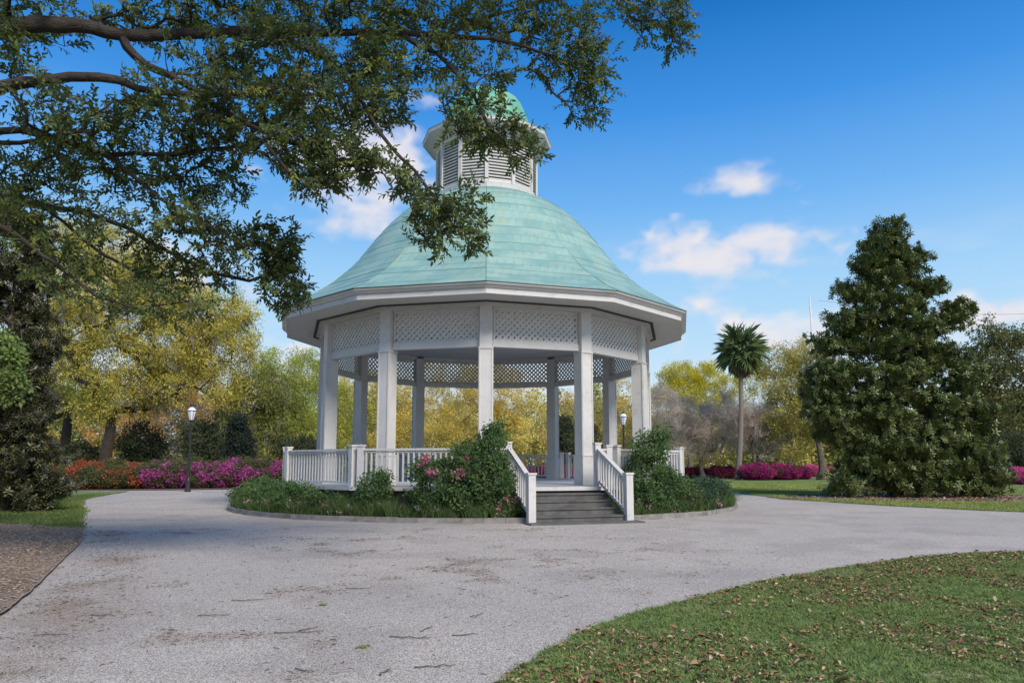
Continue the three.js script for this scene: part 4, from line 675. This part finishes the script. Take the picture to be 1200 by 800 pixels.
{
  const RED = [[0.36, 0.075, 0.035], [0.44, 0.15, 0.06]], PURPLE = [[0.34, 0.045, 0.20], [0.52, 0.14, 0.36]], MAG = [[0.34, 0.020, 0.14], [0.46, 0.05, 0.22]], PINK = [[0.66, 0.10, 0.28], [0.75, 0.20, 0.38]];
  const put = (u, d) => V(at(u, 540, d).x, 0, -d);
  let s = 500;
  for (const [u, d, w, h] of [[66, 45, 2.4, 1.5], [92, 44.5, 2.6, 1.45], [120, 45, 2.8, 1.6], [148, 45.5, 2.7, 1.55], [106, 47.5, 2.8, 1.9], [135, 48, 2.8, 2.0], [165, 47.5, 2.4, 1.8]]) azalea(put(u, d), w, h, RED, 0.56, d > 47 ? 'taller orange red azalea bush in the rear row against the oak trunks' : 'orange red azalea bush in the front row along the path under the oaks', d > 47 ? 'rear orange red azaleas' : 'front orange red azaleas', s++);
  for (const [u, d, w, h] of [[182, 46, 2.6, 1.65], [208, 46.5, 2.6, 1.7], [234, 46.8, 2.7, 1.75], [260, 47.2, 2.7, 1.9], [286, 47.6, 2.7, 2.0], [312, 48, 2.7, 2.05], [334, 48.5, 2.5, 1.9], [195, 49, 2.6, 2.0], [225, 49.5, 2.8, 2.2], [270, 50, 2.8, 2.3], [300, 50.5, 2.8, 2.3]]) azalea(put(u, d), w, h, PURPLE, d > 48.8 ? 0.7 : 0.49, d > 48.8 ? 'mostly green azalea bush flecked purple behind the purple azalea bank' : 'purple azalea bush along the path behind the left lamp post', d > 48.8 ? 'green azaleas behind the purple ones' : 'purple azaleas', s++);
  for (const [u, d, w, h] of [[886, 69, 3.4, 1.75], [915, 70, 3.4, 1.75], [936, 73, 2.6, 1.4]]) azalea(put(u, d), w, h, MAG, 0.38, 'magenta azalea bush on the lawn right of the palm', 'magenta azaleas by the palm', s++);
  for (const [u, d, w, h] of [[846, 76, 2.8, 1.5], [815, 78, 3.0, 1.3], [790, 79, 2.6, 1.3]]) azalea(put(u, d), w, h, [[0.20, 0.012, 0.06], [0.30, 0.03, 0.10]], 0.42, 'deep crimson azalea bush under the bare grey trees', 'crimson azaleas', s++);
  for (const [u, d, w, h] of [[606, 62, 2.6, 1.5], [628, 63, 2.6, 1.4], [655, 62, 2.6, 1.5], [684, 63, 2.4, 1.4]]) azalea(put(u, d), w, h, [[0.24, 0.015, 0.07], [0.36, 0.05, 0.13]], 0.42, 'dark pink azalea bush seen through the far gazebo railing', 'azaleas beyond the gazebo', s++);
  for (const [u, d, w, h] of [[950, 88, 2.4, 1.6], [966, 90, 2.2, 1.4]]) azalea(put(u, d), w, h, PINK, 0.3, 'bright pink azalea bush beside the slim olive leaved tree', 'pink azaleas by the slim tree', s++);
  for (const [u, d, w, h] of [[1180, 54, 2.6, 1.2], [1204, 53, 2.6, 1.4], [1232, 52, 2.6, 1.4]]) azalea(put(u, d), w, h, PINK, 0.3, 'bright pink azalea bush behind the magnolia skirt', 'pink azaleas behind the magnolia', s++);
}

// ------------------------------------------------------------------ plants in the bed round the gazebo
const tuftGeo = (seed, n, h, w, rad, lean) => { const R = rng(seed), b = new Builder(true); for (let i = 0; i < n; i++) { const a = R() * 6.283, r = rad * Math.sqrt(R()), x = Math.cos(a) * r, z = Math.sin(a) * r, L = h * (0.55 + 0.6 * R()), la = R() * 6.283, le = lean * (0.3 + R()) * L, s = R() * 6.283, sx = Math.cos(s) * w, sz = Math.sin(s) * w, c = grey(0.7 + 0.55 * R()); const p = (t) => [x + Math.cos(la) * le * t * t, L * t * (1 - 0.12 * t * lean), z + Math.sin(la) * le * t * t]; const q0 = p(0), q1 = p(0.5), q2 = p(1); const a0 = b.v(q0[0] - sx, q0[1], q0[2] - sz, 0, 0, c), a1 = b.v(q0[0] + sx, q0[1], q0[2] + sz, 0, 0, c), m0 = b.v(q1[0] - sx * 0.75, q1[1], q1[2] - sz * 0.75, 0, 0, c), m1 = b.v(q1[0] + sx * 0.75, q1[1], q1[2] + sz * 0.75, 0, 0, c), e = b.v(q2[0], q2[1], q2[2], 0, 0, c); b.quad(a0, a1, m1, m0); b.tri(m0, m1, e); } return b.geo(); };
const ring = (deg, r, y = 0) => V(r * Math.sin(deg * Math.PI / 180), y, -(DEPTH - r * Math.cos(deg * Math.PI / 180)));
{
  const R = rng(610), items = [], flowers = [];
  for (let i = 0; i < 2600; i++) {
    const a = 15 + 10 + R() * 340, r = 7.62 + 1.16 * R(), n = fbm(a * 0.12, r * 1.5, 77, 3), big = 0.75 + 0.5 * n; if (((a + 360) % 360) > 130 && ((a + 360) % 360) < 230 && R() < 0.6) continue;
    items.push({ p: ring(a, r, 0.06), s: big * (0.7 + 0.5 * R()), q: turnQ(R, 0.12), c: col(mix3([0.070, 0.125, 0.036], [0.120, 0.175, 0.052], R()), 0.8 + 0.4 * R()) });
    if (R() < 0.16 && r > 7.9) flowers.push({ p: ring(a + (R() - 0.5), r + 0.1 * R(), 0.18 + 0.26 * R()), s: 0.5 + 0.4 * R(), q: turnQ(R, 1), c: mix3([0.62, 0.30, 0.36], [0.75, 0.52, 0.52], R()) });
  }
  const g = new THREE.Group(); g.name = 'bed_grass'; g.userData = { kind: 'stuff', label: 'dense dark green grassy edging plants filling the bed round the gazebo' }; scene.add(g);
  instances('blades', [tuftGeo(1, 34, 0.50, 0.008, 0.10, 0.5), tuftGeo(2, 30, 0.42, 0.009, 0.12, 0.8)], M.grassBlade, g, items);
  const f = new THREE.Group(); f.name = 'bed_blossom'; f.userData = { kind: 'stuff', label: 'scattered small pale pink blooms among the bed grass' }; scene.add(f);
  instances('petals', [clumpGeo(84, 14, 0.09, 0.06, 0.05)], M.petal, f, flowers);
}
function bedShrub(deg, r, w, h, label, seed, opt = {}) {
  const R = rng(seed), p = ring(deg, r, 0.05), t = thing('garden_shrub', label, 'shrub', p, 0, opt.group), targets = [];
  const lobes = opt.lobes || [[0, 0.5, 0, 0.5, 0.48], [0.15, 0.75, 0.1, 0.32, 0.25], [-0.2, 0.6, -0.05, 0.3, 0.25]];
  for (const [x, y, z, rw, rh] of lobes) { const n = Math.round((opt.dens || 75) * (rw * w) * (rh * h) * 1.6 + 8); for (let i = 0; i < n; i++) { const q = inEll(R, { c: V(x * w, y * h, z * w), r: V(rw * w, rh * h, rw * w) }, 0.35); if (q.y > 0.08) targets.push(q); } }
  const sk = skeleton([0, 1, 2, 3].map((i) => { const a = i * 1.7 + seed; return { from: -1, pts: [V(0.05 * Math.cos(a), -0.05, 0.05 * Math.sin(a)), V(0.12 * w * Math.cos(a), 0.2 * h, 0.12 * w * Math.sin(a)), V(0.2 * w * Math.cos(a), 0.42 * h, 0.2 * w * Math.sin(a))] }; }), targets, R, 0.14, 0.004, 0.42);
  const b = new Builder(); sk.chains.forEach((c) => c.length > 1 && b.tube(c.map((i) => sk.nodes[i].p), c.map((i) => Math.min(0.03, sk.rad(i))), 5, false)); part('stems', b.geo(), M.bark, t, 'stuff');
  const cs = opt.colors || [[0.075, 0.150, 0.042], [0.150, 0.245, 0.070]], items = [], fl = [];
  for (const q of targets) for (let k = 0; k < 2; k++) items.push({ p: q.clone().add(rv(R).multiplyScalar(0.10)), s: 0.75 + 0.5 * R(), q: turnQ(R, 1), c: col(mix3(cs[0], cs[1], R()), 0.75 + 0.5 * R()) });
  instances('leaves', GEO.shrub, M.leaf, t, items);
  for (const [x, y, z, n, sp] of opt.flowers || []) for (let i = 0; i < n; i++) fl.push({ p: V(x * w, y * h, z * w).add(rv(R).multiplyScalar(sp * R())), s: 0.7 + 0.5 * R(), q: turnQ(R, 1), c: mix3([0.62, 0.20, 0.28], [0.72, 0.36, 0.44], R()) });
  if (fl.length) instances('blossom', [clumpGeo(85, 16, 0.07, 0.06, 0.055)], M.petal, t, fl);
}
bedShrub(-0.5, 8.1, 1.5, 2.6, 'tallest leafy green shrub climbing up to the front gazebo column beside the stairs', 701, { lobes: [[0, 0.42, 0, 0.48, 0.40], [0.12, 0.70, 0, 0.30, 0.22], [0.22, 0.88, 0, 0.13, 0.14], [-0.25, 0.60, 0, 0.28, 0.18], [0.28, 0.35, 0.1, 0.3, 0.3], [-0.3, 0.3, 0.1, 0.34, 0.26]], dens: 74 });
bedShrub(-8.5, 8.15, 1.5, 1.75, 'pink flowering shrub against the gazebo deck beside the tallest shrub', 702, { lobes: [[0, 0.5, 0, 0.5, 0.36], [-0.2, 0.65, 0, 0.3, 0.24]], flowers: [[-0.25, 0.86, 0.25, 9, 0.16], [0.35, 0.66, 0.35, 9, 0.16], [-0.1, 0.7, 0.4, 5, 0.2], [0.45, 0.85, 0.2, 5, 0.14]] });
bedShrub(3.6, 8.35, 0.7, 0.65, 'low shrub with small pink flowers at the left stair newel', 703, { flowers: [[0, 0.8, 0.3, 8, 0.3]], lobes: [[0, 0.5, 0, 0.5, 0.5]] });
bedShrub(-23, 8.0, 1.1, 1.22, 'small open shrub rising to the deck edge below the railing posts', 704, { lobes: [[0, 0.55, 0, 0.46, 0.38], [0.3, 0.8, 0, 0.2, 0.2]], dens: 80 });
bedShrub(35, 8.05, 1.5, 2.45, 'tall leafy green shrub right of the stairs reaching the eastern columns', 705, { lobes: [[0, 0.42, 0, 0.48, 0.42], [0.02, 0.74, 0, 0.34, 0.20], [0.26, 0.88, 0, 0.2, 0.12], [-0.15, 0.25, 0.2, 0.5, 0.24], [0.3, 0.3, 0.1, 0.36, 0.26]], dens: 74 });
bedShrub(42, 8.25, 1.6, 1.05, 'mid height shrub with yellowish leaf tips beside the tall right shrub', 706, { colors: [[0.075, 0.13, 0.035], [0.14, 0.20, 0.06]], lobes: [[0, 0.5, 0, 0.5, 0.46]] });
for (const [i, [a, h, w]] of [[52, 0.95, 1.5], [61, 0.95, 1.5], [70, 0.9, 1.5], [80, 0.85, 1.4], [92, 0.85, 1.4]].entries()) bedShrub(a, 8.1, w, h, 'low bluish green shrub in the bed below the right railing corner', 710 + i, { group: 'low shrubs on the right of the bed', colors: [[0.048, 0.098, 0.050], [0.08, 0.145, 0.07]], lobes: [[0, 0.5, 0, 0.5, 0.46]] });
for (const [i, [a, h, w]] of [[-33, 0.72, 1.2], [-42, 0.85, 1.4], [-51, 0.9, 1.4], [-60, 0.95, 1.5], [-69, 0.9, 1.5], [-79, 0.85, 1.4], [-91, 0.8, 1.4]].entries()) bedShrub(a, 8.05, w, h, 'low leafy green shrub in the bed below the left railing', 720 + i, { group: 'low shrubs on the left of the bed', lobes: [[0, 0.5, 0, 0.5, 0.46]] });

// ------------------------------------------------------------------ lamps, mast, wires, edging
function lampPost(base, h, label) {
  const t = thing('street_lamp', label, 'lamp post', base), s = h / 5;
  const lt = (pts, n = 16) => new THREE.LatheGeometry(pts.map(([r, y]) => new THREE.Vector2(r * s, y * s)), n);
  part('base', lt([[0.001, -0.02], [0.17, -0.02], [0.17, 0.10], [0.13, 0.16], [0.13, 0.60], [0.10, 0.68], [0.075, 0.75]]), M.black, t);
  part('pole', lt([[0.075, 0.75], [0.06, 2.2], [0.048, 3.75], [0.08, 3.80], [0.055, 3.86], [0.05, 3.95], [0.12, 4.02]]), M.black, t);
  const lan = part('lantern', lt([[0.11, 4.02], [0.13, 4.05], [0.26, 4.52], [0.245, 4.54]], 8), M.frosted, t);
  part('roof_glass', lt([[0.27, 4.565], [0.10, 4.76]], 8), M.frosted, lan); part('rim', lt([[0.24, 4.53], [0.285, 4.53], [0.285, 4.565], [0.24, 4.57]], 8), M.black, lan);
  part('cap', lt([[0.115, 4.755], [0.12, 4.80], [0.05, 4.85], [0.05, 4.90], [0.02, 4.93], [0.035, 4.96], [0.001, 5.02]], 12), M.black, lan);
  for (let i = 0; i < 8; i++) { const a = i / 8 * 6.2832; part('glazing_bar', new Builder().tube([V(0.132 * s * Math.sin(a), 4.05 * s, 0.132 * s * Math.cos(a)), V(0.263 * s * Math.sin(a), 4.53 * s, 0.263 * s * Math.cos(a))], () => 0.011 * s, 4).geo(), M.black, lan); }
}
{ const b = ground(219.5, 576); lampPost(b, at(224.5, 472, -b.z).y, 'black lamp post with white lantern in front of the purple azaleas'); }
{ const d = 46; lampPost(V(at(731.5, 540, d).x, 0, -d), at(732, 480, d).y, 'black lamp post with white lantern seen beyond the gazebo'); }
{
  const d = 150, top = at(949, 348, d), foot = at(956, 420, d), t = thing('radio_mast', 'slender pale mast rising above the trees behind the magnolia', 'mast', V(foot.x, 0, -d));
  const p1 = top.clone().sub(V(foot.x, 0, -d)); part('pole', new Builder().tube([V(0, -0.1, 0), V(p1.x * 0.6, p1.y * 0.6, 0), p1], (f) => 0.26 - 0.12 * f, 6).geo(), M.mast, t);
  for (let i = 0; i < 9; i++) part('bracket', (() => { const g = box(0.5, 0.12, 0.12); g.translate(p1.x * (0.62 + 0.04 * i) + (i % 2 ? 0.2 : -0.2), p1.y * (0.62 + 0.042 * i), 0); return g; })(), M.mast, t);
}
{
  const mk = (pts, label) => { const c = new THREE.CatmullRomCurve3(pts), m = shade(new THREE.Mesh(new Builder().tube(c.getPoints(40), () => 0.022, 5).geo(), M.wire)); m.name = numbered('overhead_wire'); m.userData = { label, category: 'wire' }; scene.add(m); };
  mk([at(960, 352, 120), at(1090, 366, 105), at(1230, 366, 95), at(1500, 330, 80)], 'thin overhead wire crossing the sky to the right of the magnolia top');
}
{
  const t = thing('garden_edging', 'thin brown metal edging strip along the mulch bed', 'edging', V(0, 0, 0));
  const line = curve([[-3.3, 3.4], [-4.1, 5.6], [-4.67, 7.46], [-5.3, 9.05], [-6.3, 11.34], [-7.6, 14.3], [-9.1, 17.24]], 80, 0.05, 8);
  for (let k = 0; k < 8; k++) { const seg = line.slice(k * 10, k * 10 + 11).map(([x, d], i) => V(x, 0.035 + 0.012 * (fbm(i + k * 10, 3, 2, 3) - 0.5), -d)); part('strip', new Builder().tube(seg, () => 0.008, 6).geo(), M.edging, t); }
}
// ------------------------------------------------------------------ grass, leaves and litter
{
  const R = rng(801), items = [];
  for (let i = 0; i < 52000; i++) { const x = -0.7 + 13 * R(), d = 3.2 + 9.2 * R(); if (!inside(LAWN_NEAR, x, d)) continue; const n = fbm(x * 1.3, d * 1.3, 44, 4), dry = smooth(0.55, 0.75, fbm(x * 0.9 + 9, d * 0.9, 45, 4)); items.push({ p: V(x, 0.014, -d), s: 0.75 + 0.55 * n + 0.2 * R(), q: turnQ(R, 0.15), c: col(mix3(mix3([0.135, 0.215, 0.050], [0.255, 0.330, 0.095], R()), [0.40, 0.32, 0.17], clamp(0.25 + dry) * R() * R()), 0.8 + 0.4 * R()) }); }
  const g = new THREE.Group(); g.name = 'grass'; g.userData = { kind: 'stuff', label: 'short mown green grass of the near lawn' }; scene.add(g);
  instances('blades', [tuftGeo(5, 14, 0.030, 0.0030, 0.045, 1.5), tuftGeo(6, 13, 0.036, 0.0028, 0.05, 1.2), tuftGeo(8, 9, 0.026, 0.006, 0.04, 1.8)], M.grassBlade, g, items);
  const far2 = [];
  for (let i = 0; i < 26000; i++) { const x = 12.4 + 30 * R() * R(), d = 18 + 42 * R(); if (!inside(LAWN_FAR, x, d) || Math.hypot((x - 19.2) / 6, (d - 32) / 3.9) < 1) continue; const dry = smooth(0.45, 0.7, fbm(x * 0.5, d * 0.5, 46, 4)); far2.push({ p: V(x, 0.01, -d), s: 0.9 + 0.5 * R(), q: turnQ(R, 0.15), c: col(mix3([0.25, 0.32, 0.075], [0.46, 0.43, 0.16], dry * 0.8 * R() + 0.15), 0.8 + 0.4 * R()) }); }
  for (let i = 0; i < 9000; i++) { const x = -19 + 10.5 * R(), d = 17 + 20 * R(); if (!inside(LAWN_LEFT, x, d)) continue; far2.push({ p: V(x, 0.01, -d), s: 0.9 + 0.6 * R(), q: turnQ(R, 0.15), c: col(mix3([0.10, 0.16, 0.035], [0.22, 0.22, 0.08], R() * 0.6), 0.8 + 0.4 * R()) }); }
  const g2 = new THREE.Group(); g2.name = 'grass'; taken.set('grass', 2); g2.name = 'grass_001'; g2.userData = { kind: 'stuff', label: 'sparser grass of the lawns beyond the gravel' }; scene.add(g2);
  instances('blades', [tuftGeo(7, 12, 0.07, 0.008, 0.14, 0.9)], M.grassBlade, g2, far2);
}
{
  const R = rng(802), items = [], leafG = [0, 1, 2].map((k) => { const b = new Builder(true); addLeaf(b, V(-0.5, 0, 0), V(1, 0.05, 0), V(0, 1, 0), 1, 0.42 + 0.06 * k, [1, 1, 1], 0.28 + 0.15 * k, -0.12 + 0.12 * k); return b.geo(); });
  const hues = [[0.25, 0.135, 0.065], [0.34, 0.21, 0.11], [0.18, 0.085, 0.045], [0.42, 0.31, 0.20], [0.30, 0.125, 0.055], [0.36, 0.27, 0.14]];
  const add = (x, d, y, s) => items.push({ p: V(x, y, -d), s, q: turnQ(R, 0.5), c: col(hues[Math.floor(R() * 6)], 0.7 + 0.6 * R()), g: Math.floor(R() * 3) });
  for (let i = 0; i < 42000; i++) { const x = -0.6 + 12 * R(), d = 3.4 + 9 * R(); if (!inside(LAWN_NEAR, x, d)) continue; const w = fbm(x * 0.7 + 3, d * 0.7, 48, 4) + 0.10 * smooth(6, 0.5, x); if (w < 0.41 + 0.20 * R()) continue; add(x, d, 0.030 + 0.02 * R(), 0.026 + 0.045 * R() * R() + (R() < 0.012 ? 0.05 : 0)); }
  for (let i = 0; i < 5200; i++) { const x = -16 + 12 * R(), d = 3.5 + 15.5 * R(); if (!inside(BED_LEFT, x, d)) continue; if (R() < 0.5) add(x, d, 0.03 + 0.01 * R(), 0.025 + 0.035 * R()); }
  for (let i = 0; i < 900; i++) { const a = R() * 6.28, r = Math.sqrt(R()); add(19.2 + Math.cos(a) * 6.2 * r, 32 + Math.sin(a) * 4 * r, 0.04, 0.10 + 0.08 * R()); }
  const chips = []; for (let i = 0; i < 34000; i++) { const x = -14 + 11 * R(), d = 4 + 14.5 * R(); if (!inside(BED_LEFT, x, d)) continue; chips.push({ p: V(x, 0.026 + 0.012 * R(), -d), s: 0.016 + 0.03 * R(), q: turnQ(R, 0.35), c: col(mix3([0.20, 0.14, 0.10], [0.46, 0.35, 0.25], R()), 0.7 + 0.5 * R()) }); }
  const gc = new THREE.Group(); gc.name = 'wood_chips'; gc.userData = { kind: 'stuff', label: 'tan wood chips covering the mulch bed' }; scene.add(gc);
  instances('chip', [box(1, 0.16, 0.34), box(0.8, 0.2, 0.5)].map((q) => { q.setAttribute('color', new THREE.Float32BufferAttribute(new Float32Array(72).fill(1), 3)); return q; }), M.litter, gc, chips);
  const g = new THREE.Group(); g.name = 'fallen_leaves'; g.userData = { kind: 'stuff', label: 'dry brown fallen leaves scattered over lawn and mulch' }; scene.add(g);
  instances('leaf', leafG, M.litter, g, items);
  // small bits of bark, catkin and leaf blown into streaks on the stone
  const bits = [], bitG = [0, 1].map((k) => { const b = new Builder(true); const q = rng(k + 3); let p = V(-0.5, 0.04, 0), pts = []; for (let i = 0; i < 4; i++) { pts.push(p); p = p.clone().add(V(0.33, 0, (q() - 0.5) * 0.35)); } b.tube(pts, () => 0.06, 3); return b.geo(); });
  for (let i = 0; i < 60000 && bits.length < 12000; i++) {
    const x = -9 + 14 * R(), d = 4.2 + 13 * R(); if (inside(LAWN_NEAR, x, d) || inside(BED_LEFT, x, d) || Math.hypot(x, d - DEPTH) < 9) continue;
    const mid = fbm(x * 0.8 + 0.8 * fbm(x, d, 3, 3), d * 0.8, 102, 5), streak = fbm(x * 2.3 + d * 0.5, d * 2.1 - x * 0.6, 103, 5), left = smooth(5, -3, x - 0.10 * d), w = smooth(0.50, 0.68, streak) * smooth(0.42, 0.6, mid) * (0.2 + 0.8 * left) + 0.05 + 0.5 * smooth(0.8, 0.1, Math.abs(x + 4.1 + 0.30 * (d - 7.4) + 0.016 * (d - 7.4) * (d - 7.4)));
    if (R() > w) continue; bits.push({ p: V(x, 0.004, -d), s: 0.016 + 0.045 * R() * R(), q: new THREE.Quaternion().setFromAxisAngle(V(0, 1, 0), R() * 6.28), c: col([0.17, 0.115, 0.075], 0.6 + 0.9 * R()) });
  }
  const g2 = new THREE.Group(); g2.name = 'leaf_litter'; g2.userData = { kind: 'stuff', label: 'fine brown plant litter blown in streaks on the pale gravel' }; scene.add(g2);
  instances('litter_bit', bitG, M.litter, g2, bits);
  // larger twigs lying on the stone
  for (const [u, v, L, a, s] of [[350, 742, 0.42, 0.15, 1], [362, 738, 0.2, 0.7, 2], [480, 748, 0.36, -0.2, 3], [500, 738, 0.22, 1.1, 4], [510, 782, 0.30, 0.1, 5], [356, 787, 0.18, -0.6, 6], [452, 788, 0.2, 1.3, 7], [250, 722, 0.3, 0.05, 8], [120, 722, 0.26, -0.1, 9], [420, 690, 0.3, 0.1, 10], [290, 704, 0.34, 0.15, 11], [60, 745, 0.28, 0.1, 12], [560, 722, 0.2, 0.9, 13], [545, 745, 0.22, 0.3, 14]]) {
    const p = ground(u, v), q = rng(s * 7), pts = []; for (let i = 0; i <= 6; i++) { const f = i / 6 - 0.5; pts.push(V(f * L, 0.008 + 0.008 * q(), (q() - 0.5) * 0.16 * L)); }
    const b = new Builder().tube(pts, (f) => 0.0055 * (1 - 0.5 * f), 5); b.tube([pts[3], pts[3].clone().add(V(0.12 * L, 0.004, 0.14 * L))], () => 0.003, 4);
    const m = shade(new THREE.Mesh(b.geo(), M.twig)); m.name = numbered('fallen_twig'); m.position.set(p.x, 0, p.z); m.rotation.y = a; m.userData = { label: 'dark crooked twig lying on the pale gravel', category: 'twig', group: 'twigs on the gravel' }; scene.add(m);
  }
  for (const [u, v, s] of [[378, 709, 1], [425, 759, 2]]) {
    const p = ground(u, v), q = rng(s), b = new Builder(true); for (let i = 0; i < 7; i++) { const a = i * 0.9 + q(); addLeaf(b, V(0.02 * q(), 0.008, 0.02 * q()), V(Math.cos(a), 0.15, Math.sin(a)), V(0, 1, 0), 0.055 + 0.02 * q(), 0.028, col([0.26, 0.36, 0.05], 0.8 + 0.4 * q()), 0.2, 0.1); }
    const m = shade(new THREE.Mesh(b.geo(), M.leaf)); m.name = numbered('leaf_sprig'); m.position.set(p.x, 0.002, p.z); m.userData = { label: 'fresh yellow green leaf sprig dropped on the gravel', category: 'leaf sprig', group: 'leaf sprigs on the gravel' }; scene.add(m);
  }
}
renderer.render(scene, camera);
